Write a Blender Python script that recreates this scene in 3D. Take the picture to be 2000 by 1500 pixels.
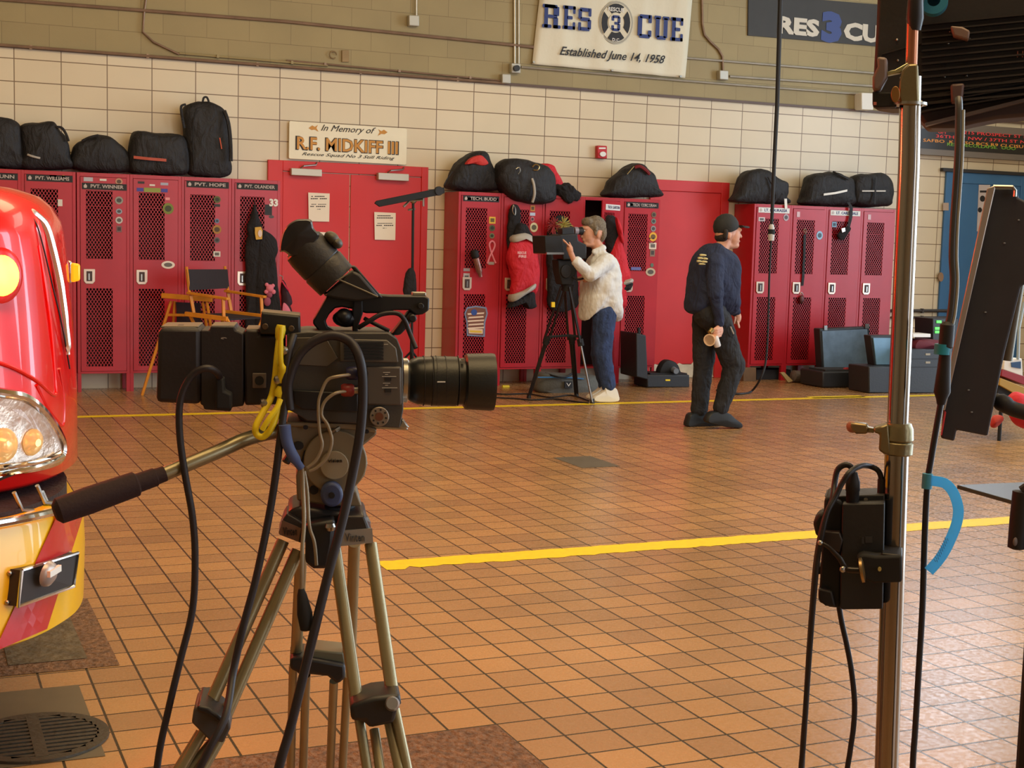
import bpy, bmesh, math, random
from mathutils import Vector as V, Matrix, noise
random.seed(7)
for o in list(bpy.data.objects): bpy.data.objects.remove(o)
SC=bpy.context.scene; COL=SC.collection
# ------------------------------------------------------------ camera (measured from wall blocks and floor tiles)
FPX,YAW,PIT,ROL,CH=2710.38,0.413347,0.103068,0.026761,1.491513
cy,sy,cp,sp,cr,sr=math.cos(YAW),math.sin(YAW),math.cos(PIT),math.sin(PIT),math.cos(ROL),math.sin(ROL)
FW=V((sy*cp,cy*cp,-sp)); r0=V((cy,-sy,0)); u0=r0.cross(FW)
RT=cr*r0+sr*u0; UP=-sr*r0+cr*u0; CAM=V((0,0,CH))
cd=bpy.data.cameras.new('camera'); cam=bpy.data.objects.new('camera',cd); COL.objects.link(cam)
cam.matrix_world=Matrix(((RT.x,UP.x,-FW.x,0),(RT.y,UP.y,-FW.y,0),(RT.z,UP.z,-FW.z,CH),(0,0,0,1)))
cd.sensor_width=36; cd.lens=FPX/2000*36; cd.clip_start=.05; cd.clip_end=200
SC.camera=cam
SC.view_settings.view_transform='Standard'; SC.view_settings.look='None'; SC.view_settings.gamma=1
SC.view_settings.use_curve_mapping=False; SC.view_settings.exposure=-0.18
# ------------------------------------------------------------ world and lights
w=bpy.data.worlds.new('world'); SC.world=w; w.use_nodes=True
w.node_tree.nodes['Background'].inputs[0].default_value=(.75,.85,1,1); w.node_tree.nodes['Background'].inputs[1].default_value=.8
def area(name,loc,tgt,sx,sz,e,c,spread=math.pi):
    l=bpy.data.lights.new(name,'AREA'); l.shape='RECTANGLE'; l.size=sx; l.size_y=sz; l.energy=e; l.color=c; l.spread=spread
    o=bpy.data.objects.new(name,l); COL.objects.link(o); o.location=loc
    o.rotation_euler=(V(tgt)-V(loc)).to_track_quat('-Z','Z').to_euler(); return o
def point(name,loc,e,c,r=.05):
    l=bpy.data.lights.new(name,'POINT'); l.energy=e; l.color=c; l.shadow_soft_size=r
    o=bpy.data.objects.new(name,l); COL.objects.link(o); o.location=loc; return o
area('bay_door_daylight',(16.3,7.0,2.4),(6,11,1.2),9,4,1250,(.68,.83,1))
area('near_floor_fill',(6.1,1.5,1.8),(1.5,2.6,.9),5.5,3,290,(.70,.86,1))  # added fill, set close beside the camera to pale the right floor
area('street_door_daylight',(8.0,-4.3,2.6),(7,12,1.4),8,4,330,(.93,.95,1))
area('ceiling_lamp_light',(2.5,7.0,5.3),(2.5,8.2,0),5,2.2,230,(1,.76,.42))
area('ceiling_lamp_light',(8.5,7.6,5.3),(8.5,8.8,0),5,2.2,130,(1,.93,.76))
area('ceiling_lamp_light',(1.5,1.5,5.3),(1.5,3,0),4,3,215,(1,.70,.34))
point('warning_lamp_glow',(-.12,3.05,1.72),34,(1,.05,.02),.08)
point('warning_lamp_glow',(.12,3.55,1.98),14,(1,.06,.02),.08)
# ------------------------------------------------------------ helpers
def lin(c):
    def f(v):
        v/=255.; return v/12.92 if v<=.04045 else ((v+.055)/1.055)**2.4
    return (f(c[0]),f(c[1]),f(c[2]),1)
def M(name,col,rough=.5,metal=0,bump=0,bs=60,var=0,vs=6,coat=0,emit=0,ecol=None,spec=.5,fold=0):
    m=bpy.data.materials.new(name); m.use_nodes=True; nt=m.node_tree; n=nt.nodes; b=n['Principled BSDF']
    c=lin(col); b.inputs['Base Color'].default_value=c; b.inputs['Roughness'].default_value=rough; b.inputs['Metallic'].default_value=metal
    b.inputs['Coat Weight'].default_value=coat; b.inputs['Specular IOR Level'].default_value=spec
    if emit: b.inputs['Emission Color'].default_value=lin(ecol or col); b.inputs['Emission Strength'].default_value=emit
    tc=n.new('ShaderNodeTexCoord')
    if var:
        t=n.new('ShaderNodeTexNoise'); t.inputs['Scale'].default_value=vs; t.inputs['Detail'].default_value=5
        nt.links.new(tc.outputs['Object'],t.inputs['Vector'])
        r=n.new('ShaderNodeMapRange'); r.inputs['From Min'].default_value=.3; r.inputs['From Max'].default_value=.7; r.inputs['To Min'].default_value=1-var; r.inputs['To Max'].default_value=1+var
        nt.links.new(t.outputs['Fac'],r.inputs['Value'])
        x=n.new('ShaderNodeVectorMath'); x.operation='SCALE'; x.inputs[0].default_value=c[:3]
        nt.links.new(r.outputs[0],x.inputs['Scale']); nt.links.new(x.outputs[0],b.inputs['Base Color'])
    if bump:
        t=n.new('ShaderNodeTexNoise'); t.inputs['Scale'].default_value=bs; t.inputs['Detail'].default_value=4
        nt.links.new(tc.outputs['Object'],t.inputs['Vector'])
        p=n.new('ShaderNodeBump'); p.inputs['Strength'].default_value=bump; p.inputs['Distance'].default_value=.02
        nt.links.new(t.outputs['Fac'],p.inputs['Height']); nt.links.new(p.outputs[0],b.inputs['Normal'])
        if fold:
            mp=n.new('ShaderNodeMapping'); mp.inputs['Scale'].default_value=(9,9,4.5); mp.inputs['Rotation'].default_value=(0,.5,0); nt.links.new(tc.outputs['Object'],mp.inputs['Vector'])
            f=n.new('ShaderNodeTexNoise'); f.inputs['Scale'].default_value=1.3; f.inputs['Detail'].default_value=2; f.inputs['Distortion'].default_value=1.6; nt.links.new(mp.outputs[0],f.inputs['Vector'])
            q=n.new('ShaderNodeBump'); q.inputs['Strength'].default_value=fold; q.inputs['Distance'].default_value=.07; nt.links.new(f.outputs['Fac'],q.inputs['Height']); nt.links.new(q.outputs[0],p.inputs['Normal'])
    return m
def ray(x,y): return FW+RT*((x-1000)/FPX)-UP*((y-750)/FPX)
def F(x,y,z=0.):
    d=ray(x,y); return CAM+d*((z-CH)/d.z)
class Pl:   # a vertical plane through C, turned by ang about Z; d is metres behind it
    def __init__(s,C,ang=0):
        s.C=V(C); s.e1=V((math.cos(ang),-math.sin(ang),0)); s.e2=V((math.sin(ang),math.cos(ang),0))
    def pt(s,x,y,d=0):
        r=ray(x,y); return CAM+r*((s.C-CAM).dot(s.e2)+d)/r.dot(s.e2)
    def sc(s,x,y,d=0): return (s.pt(x,y,d)-s.pt(x,y+1,d)).length
def frame(x,y,dep):
    d=ray(x,y); return Pl(CAM+d*dep,math.atan2(d.x,d.y))
SPL={'tee_knob':'tee_knob','green_lamps':'green_lamp','lid_latches':'lid_latch','screws':'screw','grommets':'grommet','switches':'switch','headlight_bulbs':'headlight_bulb','label_strip':'label_strip','slots':'slot','cooling_ribs':'cooling_rib','lower_ribs':'lower_rib','vent_slats':'vent_slat','lens_grooves':'lens_groove','rosette_screws':'rosette_screw','bolt_holes':'bolt_hole','faint_labels':'faint_label','scuffs':'scuff','patch_stripes':'patch_stripe','smile_mark':'smile_mark','crank_bolt':'crank_bolt','diopter_lever':'diopter_lever','seam':'seam','poster_print':'poster_mark','emblem_cross':'emblem_arm'}
class B:
    def __init__(s): s.v=[]; s.f=[]
    def add(s,vs,fs):
        k=len(s.v); s.v+= [V(q) for q in vs]; s.f+=[[k+i for i in f] for f in fs]; return s
    def prism(s,a,off):  # polygon a (world pts) pushed by vector off
        n=len(a); off=V(off); vs=list(a)+[q+off for q in a]
        fs=[list(range(n)),list(range(2*n-1,n-1,-1))]+[[i,i+n,(i+1)%n+n,(i+1)%n] for i in range(n)]
        return s.add(vs,fs)
    def pp(s,P,pts,d0,d1): return s.prism([P.pt(x,y,d0) for x,y in pts],P.e2*(d1-d0))
    def bp(s,P,x0,y0,x1,y1,d0,d1): return s.pp(P,[(x0,y0),(x1,y0),(x1,y1),(x0,y1)],d0,d1)
    def box(s,a,b):
        x0,y0,z0=a;x1,y1,z1=b
        return s.prism([V((x0,y0,z0)),V((x1,y0,z0)),V((x1,y0,z1)),V((x0,y0,z1))],V((0,y1-y0,0)))
    def tube(s,pts,r,n=8,smooth=0):
        pts=[V(q) for q in pts]
        if smooth: pts=cr_(pts,smooth)
        rs=r if isinstance(r,(list,tuple)) else [r]*len(pts)
        if len(rs)!=len(pts): rs=[rs[min(len(rs)-1,int(i*(len(rs)-1)/(len(pts)-1)+.5))] for i in range(len(pts))]
        vs=[]; t0=None; a=None
        for i,p in enumerate(pts):
            t=(pts[min(i+1,len(pts)-1)]-pts[max(i-1,0)]).normalized()
            if a is None: a=t.orthogonal().normalized()
            else:
                a=(a-t*a.dot(t)); a=a.normalized() if a.length>1e-6 else t.orthogonal().normalized()
            b=t.cross(a)
            vs+=[p+(a*math.cos(2*math.pi*k/n)+b*math.sin(2*math.pi*k/n))*rs[i] for k in range(n)]
        fs=[[i*n+k,i*n+(k+1)%n,(i+1)*n+(k+1)%n,(i+1)*n+k] for i in range(len(pts)-1) for k in range(n)]
        fs+=[list(range(n))[::-1],list(range((len(pts)-1)*n,len(pts)*n))]
        return s.add(vs,fs)
    def lathe(s,a,b,prof,n=28):  # prof [(t along a->b, radius)]
        a,b=V(a),V(b); return s.tube2([(a+(b-a)*t,r) for t,r in prof],(b-a).normalized(),n)
    def tube2(s,cr,ax,n):
        u=ax.orthogonal().normalized(); w_=ax.cross(u); vs=[]
        for c,r in cr: vs+=[c+(u*math.cos(2*math.pi*k/n)+w_*math.sin(2*math.pi*k/n))*r for k in range(n)]
        fs=[[i*n+k,i*n+(k+1)%n,(i+1)*n+(k+1)%n,(i+1)*n+k] for i in range(len(cr)-1) for k in range(n)]
        fs+=[list(range(n))[::-1],list(range((len(cr)-1)*n,len(cr)*n))]
        return s.add(vs,fs)
    def caps(s,a,b,ra,rb,n=12,fl=1,ax=None):  # tapered capsule; fl squashes along ax
        a,b=V(a),V(b); t=(b-a)
        t=t.normalized() if t.length>1e-6 else V((0,0,1)); u=t.orthogonal().normalized()
        if ax: u=(V(ax)-t*V(ax).dot(t)).normalized()
        w_=t.cross(u); cr=[]
        for k in range(1,5): th=math.pi/2*k/5; cr.append((a-t*ra*math.cos(th),ra*math.sin(th)))
        cr+=[(a,ra),(b,rb)]
        for k in range(1,5): th=math.pi/2*k/5; cr.append((b+t*rb*math.sin(th),rb*math.cos(th)))
        vs=[]
        for c,r in cr: vs+=[c+(u*fl*math.cos(2*math.pi*k/n)+w_*math.sin(2*math.pi*k/n))*r for k in range(n)]
        fs=[[i*n+k,i*n+(k+1)%n,(i+1)*n+(k+1)%n,(i+1)*n+k] for i in range(len(cr)-1) for k in range(n)]
        fs+=[list(range(n))[::-1],list(range((len(cr)-1)*n,len(cr)*n))]
        return s.add(vs,fs)
    def ell(s,c,rx,ry,rz,P=None,rot=0,n=16):  # rx along e1, ry depth, rz up, rot tilts in the picture plane
        e1,e2=(P.e1,P.e2) if P else (V((1,0,0)),V((0,1,0))); up=V((0,0,1))
        a=e1*math.cos(rot)+up*math.sin(rot); b=-e1*math.sin(rot)+up*math.cos(rot); c=V(c); vs=[]; m=n//2
        for i in range(1,m):
            th=math.pi*i/m
            vs+=[c+b*rz*math.cos(th)+(a*rx*math.cos(2*math.pi*k/n)+e2*ry*math.sin(2*math.pi*k/n))*math.sin(th) for k in range(n)]
        k0=len(vs); vs+=[c+b*rz,c-b*rz]
        fs=[[i*n+k,i*n+(k+1)%n,(i+1)*n+(k+1)%n,(i+1)*n+k] for i in range(m-2) for k in range(n)]
        fs+=[[k0,(k+1)%n,k] for k in range(n)]+[[k0+1,(m-2)*n+k,(m-2)*n+(k+1)%n] for k in range(n)]
        return s.add(vs,fs)
    def pillow(s,P,pts,d0,d1,e=3.0,N=44,rings=6):  # outline puffed between depths d0 and d1
        o=crc([P.pt(x,y,(d0+d1)/2) for x,y in pts],N); c=sum(o,V())/len(o); h=(d1-d0)/2; vs=[]
        for i in range(-rings,rings+1):
            q=i/rings; k=max(.12,(1-abs(q)**e)**(1/e)) if abs(q)<1 else .12
            dd=h*q*(1 if abs(q)<1 else .99)
            vs+=[c+(p-c)*(k)+P.e2*dd for p in o]
        R=2*rings+1; fs=[[i*N+k,i*N+(k+1)%N,(i+1)*N+(k+1)%N,(i+1)*N+k] for i in range(R-1) for k in range(N)]
        fs+=[list(range(N))[::-1],list(range((R-1)*N,R*N))]
        return s.add(vs,fs)
    def ribbon(s,pts,wv,th):  # strip following pts, wv width vectors, th thickness vector
        n=len(pts); th=V(th); vs=[]
        for p,q in zip(pts,wv): vs+=[p-q,p+q,p+q+th,p-q+th]
        fs=[[4*i+k,4*i+(k+1)%4,4*i+4+(k+1)%4,4*i+4+k] for i in range(n-1) for k in range(4)]+[[0,1,2,3],[4*n-1,4*n-2,4*n-3,4*n-4]]
        return s.add(vs,fs)
    def islands(s):
        par=list(range(len(s.v)))
        def f(i):
            while par[i]!=i: par[i]=par[par[i]]; i=par[i]
            return i
        for q in s.f:
            for k in q[1:]: par[f(k)]=f(q[0])
        g={}
        for q in s.f: g.setdefault(f(q[0]),[]).append(q)
        out=[]
        for fs in g.values():
            ids=sorted({i for q in fs for i in q}); m={i:k for k,i in enumerate(ids)}
            b=B(); b.v=[s.v[i] for i in ids]; b.f=[[m[i] for i in q] for q in fs]; out.append(b)
        return out
    def build(s,name,mat,parent=None,smooth=False,bev=0,**k):
        if name in SPL and parent is not None:
            o=None
            for b in s.islands(): o=b.build1(SPL[name],mat,parent,smooth,bev,**k)
            return o
        return s.build1(name,mat,parent,smooth,bev,**k)
    def build1(s,name,mat,parent=None,smooth=False,bev=0,label=None,cat=None,group=None,kind=None,sub=0,org=None,remesh=0,sm=0,disp=0,dsc=.15,ang=40):
        me=bpy.data.meshes.new(name)
        if parent is not None: o0=V(parent['_w'])
        else:
            xs=[v.x for v in s.v];ys=[v.y for v in s.v];zs=[v.z for v in s.v]
            o0=V(((min(xs)+max(xs))/2,(min(ys)+max(ys))/2,min(zs))) if org is None else V(org)
        me.from_pydata([v-o0 for v in s.v],[],s.f); me.materials.append(mat)
        bm=bmesh.new(); bm.from_mesh(me); bmesh.ops.recalc_face_normals(bm,faces=bm.faces); bm.to_mesh(me); bm.free()
        o=bpy.data.objects.new(name,me); COL.objects.link(o)
        if parent is not None: o.parent=parent
        else: o.location=o0
        o['_w']=tuple(o0); fin(o,smooth,bev,sub,remesh,sm,disp,dsc,ang)
        if label: o['label']=label
        if cat: o['category']=cat
        if group: o['group']=group
        if kind: o['kind']=kind
        return o
def fin(o,smooth,bev,sub,remesh,sm,disp,dsc,ang):
    if remesh:
        m=o.modifiers.new('r','REMESH'); m.mode='VOXEL'; m.voxel_size=remesh; m.use_smooth_shade=True
        if not sm: sm=3
    if sm: m=o.modifiers.new('s','SMOOTH'); m.iterations=sm; m.factor=.6
    if disp:
        t=bpy.data.textures.get('cl%g'%dsc)
        if not t: t=bpy.data.textures.new('cl%g'%dsc,'CLOUDS'); t.noise_scale=dsc; t.noise_depth=2
        if not remesh and not sub: m=o.modifiers.new('ss','SUBSURF'); m.levels=m.render_levels=1
        m=o.modifiers.new('d','DISPLACE'); m.texture=t; m.strength=disp; m.texture_coords='GLOBAL'
    if bev:
        m=o.modifiers.new('b','BEVEL'); m.width=bev; m.segments=2; m.limit_method='ANGLE'; m.angle_limit=math.radians(ang)
    if sub: m=o.modifiers.new('u','SUBSURF'); m.levels=m.render_levels=sub
    if smooth or bev or disp:
        for p in o.data.polygons: p.use_smooth=True
        if not remesh and not disp:
            try:
                o.data.set_sharp_from_angle(angle=math.radians(ang))
            except Exception: pass
def cr_(p,k):
    out=[]
    for i in range(len(p)-1):
        a=p[max(i-1,0)];b=p[i];c=p[i+1];d=p[min(i+2,len(p)-1)]
        for j in range(k):
            t=j/k; out.append(.5*((2*b)+(c-a)*t+(2*a-5*b+4*c-d)*t*t+(3*b-a-3*c+d)*t**3))
    return out+[p[-1]]
def crc(p,N):
    n=len(p); out=[]
    for j in range(N):
        u=j*n/N; i=int(u); t=u-i; a=p[(i-1)%n];b=p[i];c=p[(i+1)%n];d=p[(i+2)%n]
        out.append(.5*((2*b)+(c-a)*t+(2*a-5*b+4*c-d)*t*t+(3*b-a-3*c+d)*t**3))
    return out
def thing(name,loc,label,cat,group=None,kind=None):
    o=bpy.data.objects.new(name,None); COL.objects.link(o); o.location=loc; o['_w']=tuple(loc); o.empty_display_size=.1
    o['label']=label; o['category']=cat
    if group: o['group']=group
    if kind: o['kind']=kind
    return o
TC={}
def textmesh(s,bold,shear,ext):
    k=(s,bold,shear,ext)
    if k not in TC:
        c=bpy.data.curves.new('t','FONT'); c.body=s; c.offset=bold; c.shear=shear; c.extrude=ext; c.resolution_u=2
        o=bpy.data.objects.new('t',c); COL.objects.link(o); bpy.context.view_layer.update()
        me=bpy.data.meshes.new_from_object(o.evaluated_get(bpy.context.evaluated_depsgraph_get()))
        TC[k]=([v.co.copy() for v in me.vertices],[list(p.vertices) for p in me.polygons])
        bpy.data.objects.remove(o)
    return TC[k]
def T(s,P,xl,yb,xr,yt,mat,parent=None,name='lettering',bold=0.0,shear=0,d=-.004,b=None,hgt=None,e1=None):
    # text filling the pixel box (xl,yb) to (xr,yt) of plane P
    vs,fs=textmesh(s,bold,shear,.004)
    x0=min(v.x for v in vs);x1=max(v.x for v in vs);y0=min(v.y for v in vs);y1=max(v.y for v in vs)
    A=P.pt(xl,yb,d); Wd=(P.pt(xr,yb,d)-A).dot(P.e1); Hh=(P.pt(xl,yt,d)-A).z
    bb=b or B()
    bb.add([A+P.e1*((v.x-x0)/(x1-x0)*Wd)+V((0,0,1))*((v.y-y0)/(y1-y0)*Hh)-P.e2*(v.z*.3) for v in vs],fs)
    if b is None: return bb.build(name,mat,parent)
def disc(b,P,x,y,rx,ry,d0,d1,n=20,rot=0):
    c,s_=math.cos(rot),math.sin(rot)
    return b.pp(P,[(x+rx*math.cos(2*math.pi*k/n)*c-ry*math.sin(2*math.pi*k/n)*s_,y+rx*math.cos(2*math.pi*k/n)*s_+ry*math.sin(2*math.pi*k/n)*c) for k in range(n)],d0,d1)
def tp(P,pts): return [P.pt(*q) for q in pts]
# ------------------------------------------------------------ materials
black=M('black_plastic',(26,25,27),.45,var=.15); matte=M('matte_black',(20,20,22),.75); rubber=M('rubber',(22,20,22),.6)
nylon=M('black_nylon',(26,25,28),.65,bump=.25,bs=120,var=.25,vs=14,fold=.3); darkcloth=M('dark_cloth',(28,26,30),.9,bump=.3,bs=60,var=.2,fold=.4)
chrome=M('chrome',(215,213,210),.08,1); steel=M('steel',(170,168,160),.3,1,var=.1); galv=M('galvanised',(175,170,158),.38,.75,var=.12)
white=M('white_paint',(232,230,222),.5); paper=M('paper',(238,226,205),.7); signcream=M('sign_cream',(236,228,200),.45,var=.03)
gold=M('gold_leaf',(190,128,32),.4,.15); ink=M('black_ink',(24,22,24),.6); navy=M('navy_ink',(38,56,118),.6)
lred=M('locker_red',(178,28,40),.36,var=.10,vs=3,bump=.03,bs=8); lpink=M('locker_red_inner',(190,78,84),.4,var=.1)
dred=M('door_red',(205,24,14),.42,var=.05,vs=2); yellow=M('stripe_yellow',(244,208,30),.5,var=.08,vs=30)
wood=M('chair_wood',(214,136,34),.4,var=.12,vs=12,bump=.05); alu=M('tripod_alloy',(150,138,104),.34,.55,var=.06,vs=20)
tan=M('head_casting',(126,112,88),.5,.25,var=.08,vs=25); camgrey=M('camera_grey',(70,66,60),.5,.1,bump=.05,bs=300,var=.06); camtop=M('camera_top_grey',(118,108,88),.5,var=.06,vs=30)
yel=M('yellow_cable',(230,205,20),.45); bluetape=M('blue_tape',(70,88,140),.6); teal=M('teal_tape',(30,140,165),.6); cyan=M('blue_strap',(112,208,246),.65,var=.05,vs=30)
_n=cyan.node_tree; _b=_n.nodes['Principled BSDF']; _t=_n.nodes.new('ShaderNodeBsdfTranslucent'); _t.inputs[0].default_value=lin((130,220,255)); _m=_n.nodes.new('ShaderNodeMixShader'); _m.inputs[0].default_value=.5
_n.links.new(_b.outputs[0],_m.inputs[1]); _n.links.new(_t.outputs[0],_m.inputs[2]); _n.links.new(_m.outputs[0],_n.nodes['Material Output'].inputs[0])
skin=M('skin',(206,150,122),.55,var=.05,vs=30); hairm=M('grey_hair',(120,108,90),.7,bump=.5,bs=120,var=.35,vs=60); shirtw=M('white_shirt',(222,224,222),.8,bump=.1,bs=30,fold=.18)
jeans=M('blue_jeans',(42,60,98),.85,bump=.3,bs=60,var=.25,vs=12,fold=.35); sneak=M('white_sneaker',(226,222,208),.6); navycl=M('navy_sweatshirt',(28,38,66),.85,bump=.2,bs=60,var=.12,fold=.35)
blackpants=M('black_trousers',(30,31,34),.85,bump=.2,bs=60,var=.15,fold=.4); shoe=M('black_shoe',(26,30,32),.5)
jred=M('red_jacket_cloth',(206,26,44),.7,bump=.2,bs=30,var=.08,fold=.35); refl=M('reflective_tape',(176,170,160),.5); pink=M('pink_plush',(220,120,140),.8)
greycase=M('grey_canvas',(92,92,86),.8,bump=.2,var=.12); bluefoam=M('case_lid_foam',(96,116,134),.55,var=.2,vs=9); lime=M('green_screen_lamp',(90,220,90),.5,emit=1.2)
brass=M('brass',(176,150,96),.3,.9); caseblk=M('case_black',(36,38,42),.5,bump=.05)
def nodes_of(name,rough):
    m=bpy.data.materials.new(name); m.use_nodes=True; b=m.node_tree.nodes['Principled BSDF']; b.inputs['Roughness'].default_value=rough
    return m,m.node_tree,m.node_tree.nodes,m.node_tree.links,b
def brickmat(name,axes,ox,oy,bw,bh,mort,offset,c1,c2,cm,rough,bumpd=.3,noise_s=1.2,noise_amt=.12,rvar=0,fine=40):
    m,nt,n,L,b=nodes_of(name,rough)
    g=n.new('ShaderNodeNewGeometry'); s=n.new('ShaderNodeSeparateXYZ'); L.new(g.outputs['Position'],s.inputs[0])
    c=n.new('ShaderNodeCombineXYZ')
    for k,(ax,of) in enumerate(zip(axes,(ox,oy))):
        a=n.new('ShaderNodeMath'); a.operation='SUBTRACT'; a.inputs[1].default_value=of-50*(bw if k==0 else bh*2); L.new(s.outputs[ax],a.inputs[0]); L.new(a.outputs[0],c.inputs[k])
    t=n.new('ShaderNodeTexBrick'); t.offset=offset; t.offset_frequency=2; t.squash=1; t.squash_frequency=1
    t.inputs['Scale'].default_value=1; t.inputs['Brick Width'].default_value=bw; t.inputs['Row Height'].default_value=bh
    t.inputs['Mortar Size'].default_value=mort; t.inputs['Mortar Smooth'].default_value=.3
    t.inputs['Color1'].default_value=lin(c1); t.inputs['Color2'].default_value=lin(c2); t.inputs['Mortar'].default_value=lin(cm); t.inputs['Bias'].default_value=0
    L.new(c.outputs[0],t.inputs['Vector'])
    ns=n.new('ShaderNodeTexNoise'); ns.inputs['Scale'].default_value=noise_s; ns.inputs['Detail'].default_value=6; L.new(g.outputs['Position'],ns.inputs['Vector'])
    r=n.new('ShaderNodeMapRange'); r.inputs['From Min'].default_value=.3;r.inputs['From Max'].default_value=.7; r.inputs['To Min'].default_value=1-noise_amt; r.inputs['To Max'].default_value=1+noise_amt
    L.new(ns.outputs['Fac'],r.inputs['Value'])
    x=n.new('ShaderNodeVectorMath'); x.operation='SCALE'; L.new(t.outputs['Color'],x.inputs[0]); L.new(r.outputs[0],x.inputs['Scale']); L.new(x.outputs[0],b.inputs['Base Color'])
    nf=n.new('ShaderNodeTexNoise'); nf.inputs['Scale'].default_value=fine; nf.inputs['Detail'].default_value=4; L.new(g.outputs['Position'],nf.inputs['Vector'])
    h=n.new('ShaderNodeMath'); h.operation='MULTIPLY_ADD'; L.new(t.outputs['Fac'],h.inputs[0]); h.inputs[1].default_value=-1; 
    q=n.new('ShaderNodeMath'); q.operation='MULTIPLY'; q.inputs[1].default_value=.25; L.new(nf.outputs['Fac'],q.inputs[0]); L.new(q.outputs[0],h.inputs[2])
    bp=n.new('ShaderNodeBump'); bp.inputs['Strength'].default_value=bumpd; bp.inputs['Distance'].default_value=.004; L.new(h.outputs[0],bp.inputs['Height']); L.new(bp.outputs[0],b.inputs['Normal'])
    if rvar:
        rr=n.new('ShaderNodeMapRange'); rr.inputs['From Min'].default_value=.3;rr.inputs['From Max'].default_value=.7; rr.inputs['To Min'].default_value=rough-rvar; rr.inputs['To Max'].default_value=rough+rvar
        L.new(nf.outputs['Fac'],rr.inputs['Value']); L.new(rr.outputs[0],b.inputs['Roughness'])
    return m
WX,WZ=.9321,3.0027
tilewall=brickmat('glazed_wall_tile',('X','Z'),WX,WZ,.4064,.2032,.005,0,(222,208,178),(216,200,168),(116,90,60),.36,.25,1.0,.05)
cmu=brickmat('painted_block',('X','Z'),WX+.1,3.12,.4064,.2032,.003,.5,(160,144,100),(154,138,96),(136,120,84),.6,.5,1.5,.08,fine=60)
floortile=brickmat('quarry_tile',('X','Y'),1.6545,3.8247,.1587,.1587,.0045,0,(180,136,88),(158,120,82),(58,48,32),.27,.5,.7,.16,.07,fine=50)
ventm,nt,n,L,b_=nodes_of('perforated_steel',.4)
tc=n.new('ShaderNodeTexCoord'); s=n.new('ShaderNodeSeparateXYZ'); L.new(tc.outputs['Object'],s.inputs[0]); ab=[]
for ax,per in (('X',.0293),('Z',.0450)):
    a=n.new('ShaderNodeMath'); a.operation='DIVIDE'; a.inputs[1].default_value=per; L.new(s.outputs[ax],a.inputs[0])
    f=n.new('ShaderNodeMath'); f.operation='FRACT'; L.new(a.outputs[0],f.inputs[0])
    c=n.new('ShaderNodeMath'); c.operation='SUBTRACT'; c.inputs[1].default_value=.5; L.new(f.outputs[0],c.inputs[0])
    e=n.new('ShaderNodeMath'); e.operation='ABSOLUTE'; L.new(c.outputs[0],e.inputs[0]); ab.append(e)
sm=n.new('ShaderNodeMath'); sm.operation='ADD'; L.new(ab[0].outputs[0],sm.inputs[0]); L.new(ab[1].outputs[0],sm.inputs[1])
c=n.new('ShaderNodeMath'); c.operation='SUBTRACT'; c.inputs[1].default_value=.5; L.new(sm.outputs[0],c.inputs[0])
e=n.new('ShaderNodeMath'); e.operation='ABSOLUTE'; L.new(c.outputs[0],e.inputs[0])
g=n.new('ShaderNodeMath'); g.operation='GREATER_THAN'; g.inputs[1].default_value=.11; L.new(e.outputs[0],g.inputs[0])
b_.inputs['Base Color'].default_value=lin((178,28,40))
iv=n.new('ShaderNodeMath'); iv.operation='SUBTRACT'; iv.inputs[0].default_value=1; L.new(g.outputs[0],iv.inputs[1]); L.new(iv.outputs[0],b_.inputs['Alpha'])
# ------------------------------------------------------------ the room
WP=Pl((0,13.491,0)); YW=13.491; ZT=3.1043
B().box((-6.2,-5,-.12),(17.2,YW+.2,0)).build('floor',floortile,kind='structure')
B().box((-6,YW,0),(17,YW+.2,ZT)).build('wall_back',tilewall,kind='structure')
bb=B(); bb.box((-6,YW-.012,ZT),(10.9,YW+.2,5.6)); bb.box((10.9,YW-.012,ZT),(13.2,YW+.2,3.5)); bb.box((10.9,YW-.012,5.2),(13.2,YW+.2,5.6)); bb.box((13.2,YW-.012,ZT),(17,YW+.2,5.6)); bb.build('wall_back_upper',cmu,kind='structure')
wn=thing('glare_window',(12.05,YW+.1,3.5),'unseen high window added behind the light panel to put glare on the floor','window',kind='structure')  # invented window; its glowing pane makes the pale glare on the floor
bb=B(); 
for i in range(5): x=10.9+i*.565; bb.box((x,YW+.02,3.5),(x+.04,YW+.08,5.2))
for z in (3.5,4.05,4.6,5.16): bb.box((10.9,YW+.02,z),(13.2,YW+.08,z+.04))
bb.build('glare_window_frame',M('glare_window_grey',(120,118,110),.5),wn); bb=B(); bb.box((10.9,YW+.09,3.5),(13.2,YW+.10,5.2)); bb.build('glare_pane',M('glare_pane_glow',(225,235,250),.3,emit=11),wn)
trimm=M('trim_strip',(92,70,58),.5,var=.1)
B().box((-6,YW-.03,ZT-.012),(17,YW-.0125,ZT+.012)).build('trim_1',trimm,kind='structure')
wm=M('side_wall_paint',(190,176,140),.7)
B().box((-6.2,-5,0),(-6,YW,5.6)).build('wall_left',wm,kind='structure')
bb=B(); bb.box((13.3,10.2,0),(13.5,YW,5.6)); bb.box((6.3,-5,0),(6.5,-1.6,5.6)); bb.box((6.3,4.6,0),(6.5,5.4,5.6)); bb.box((6.3,-1.6,3.6),(6.5,4.6,5.6)); bb.build('wall_light_block',wm,kind='structure')  # added unseen stub shading the back wall's right end, plus wall round the fill
bb=B(); bb.box((17,-5,0),(17.2,2,5.6)); bb.box((17,12.2,0),(17.2,YW,5.6)); bb.box((17,2,4.4),(17.2,12.2,5.6)); bb.build('wall_right',wm,kind='structure')
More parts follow.
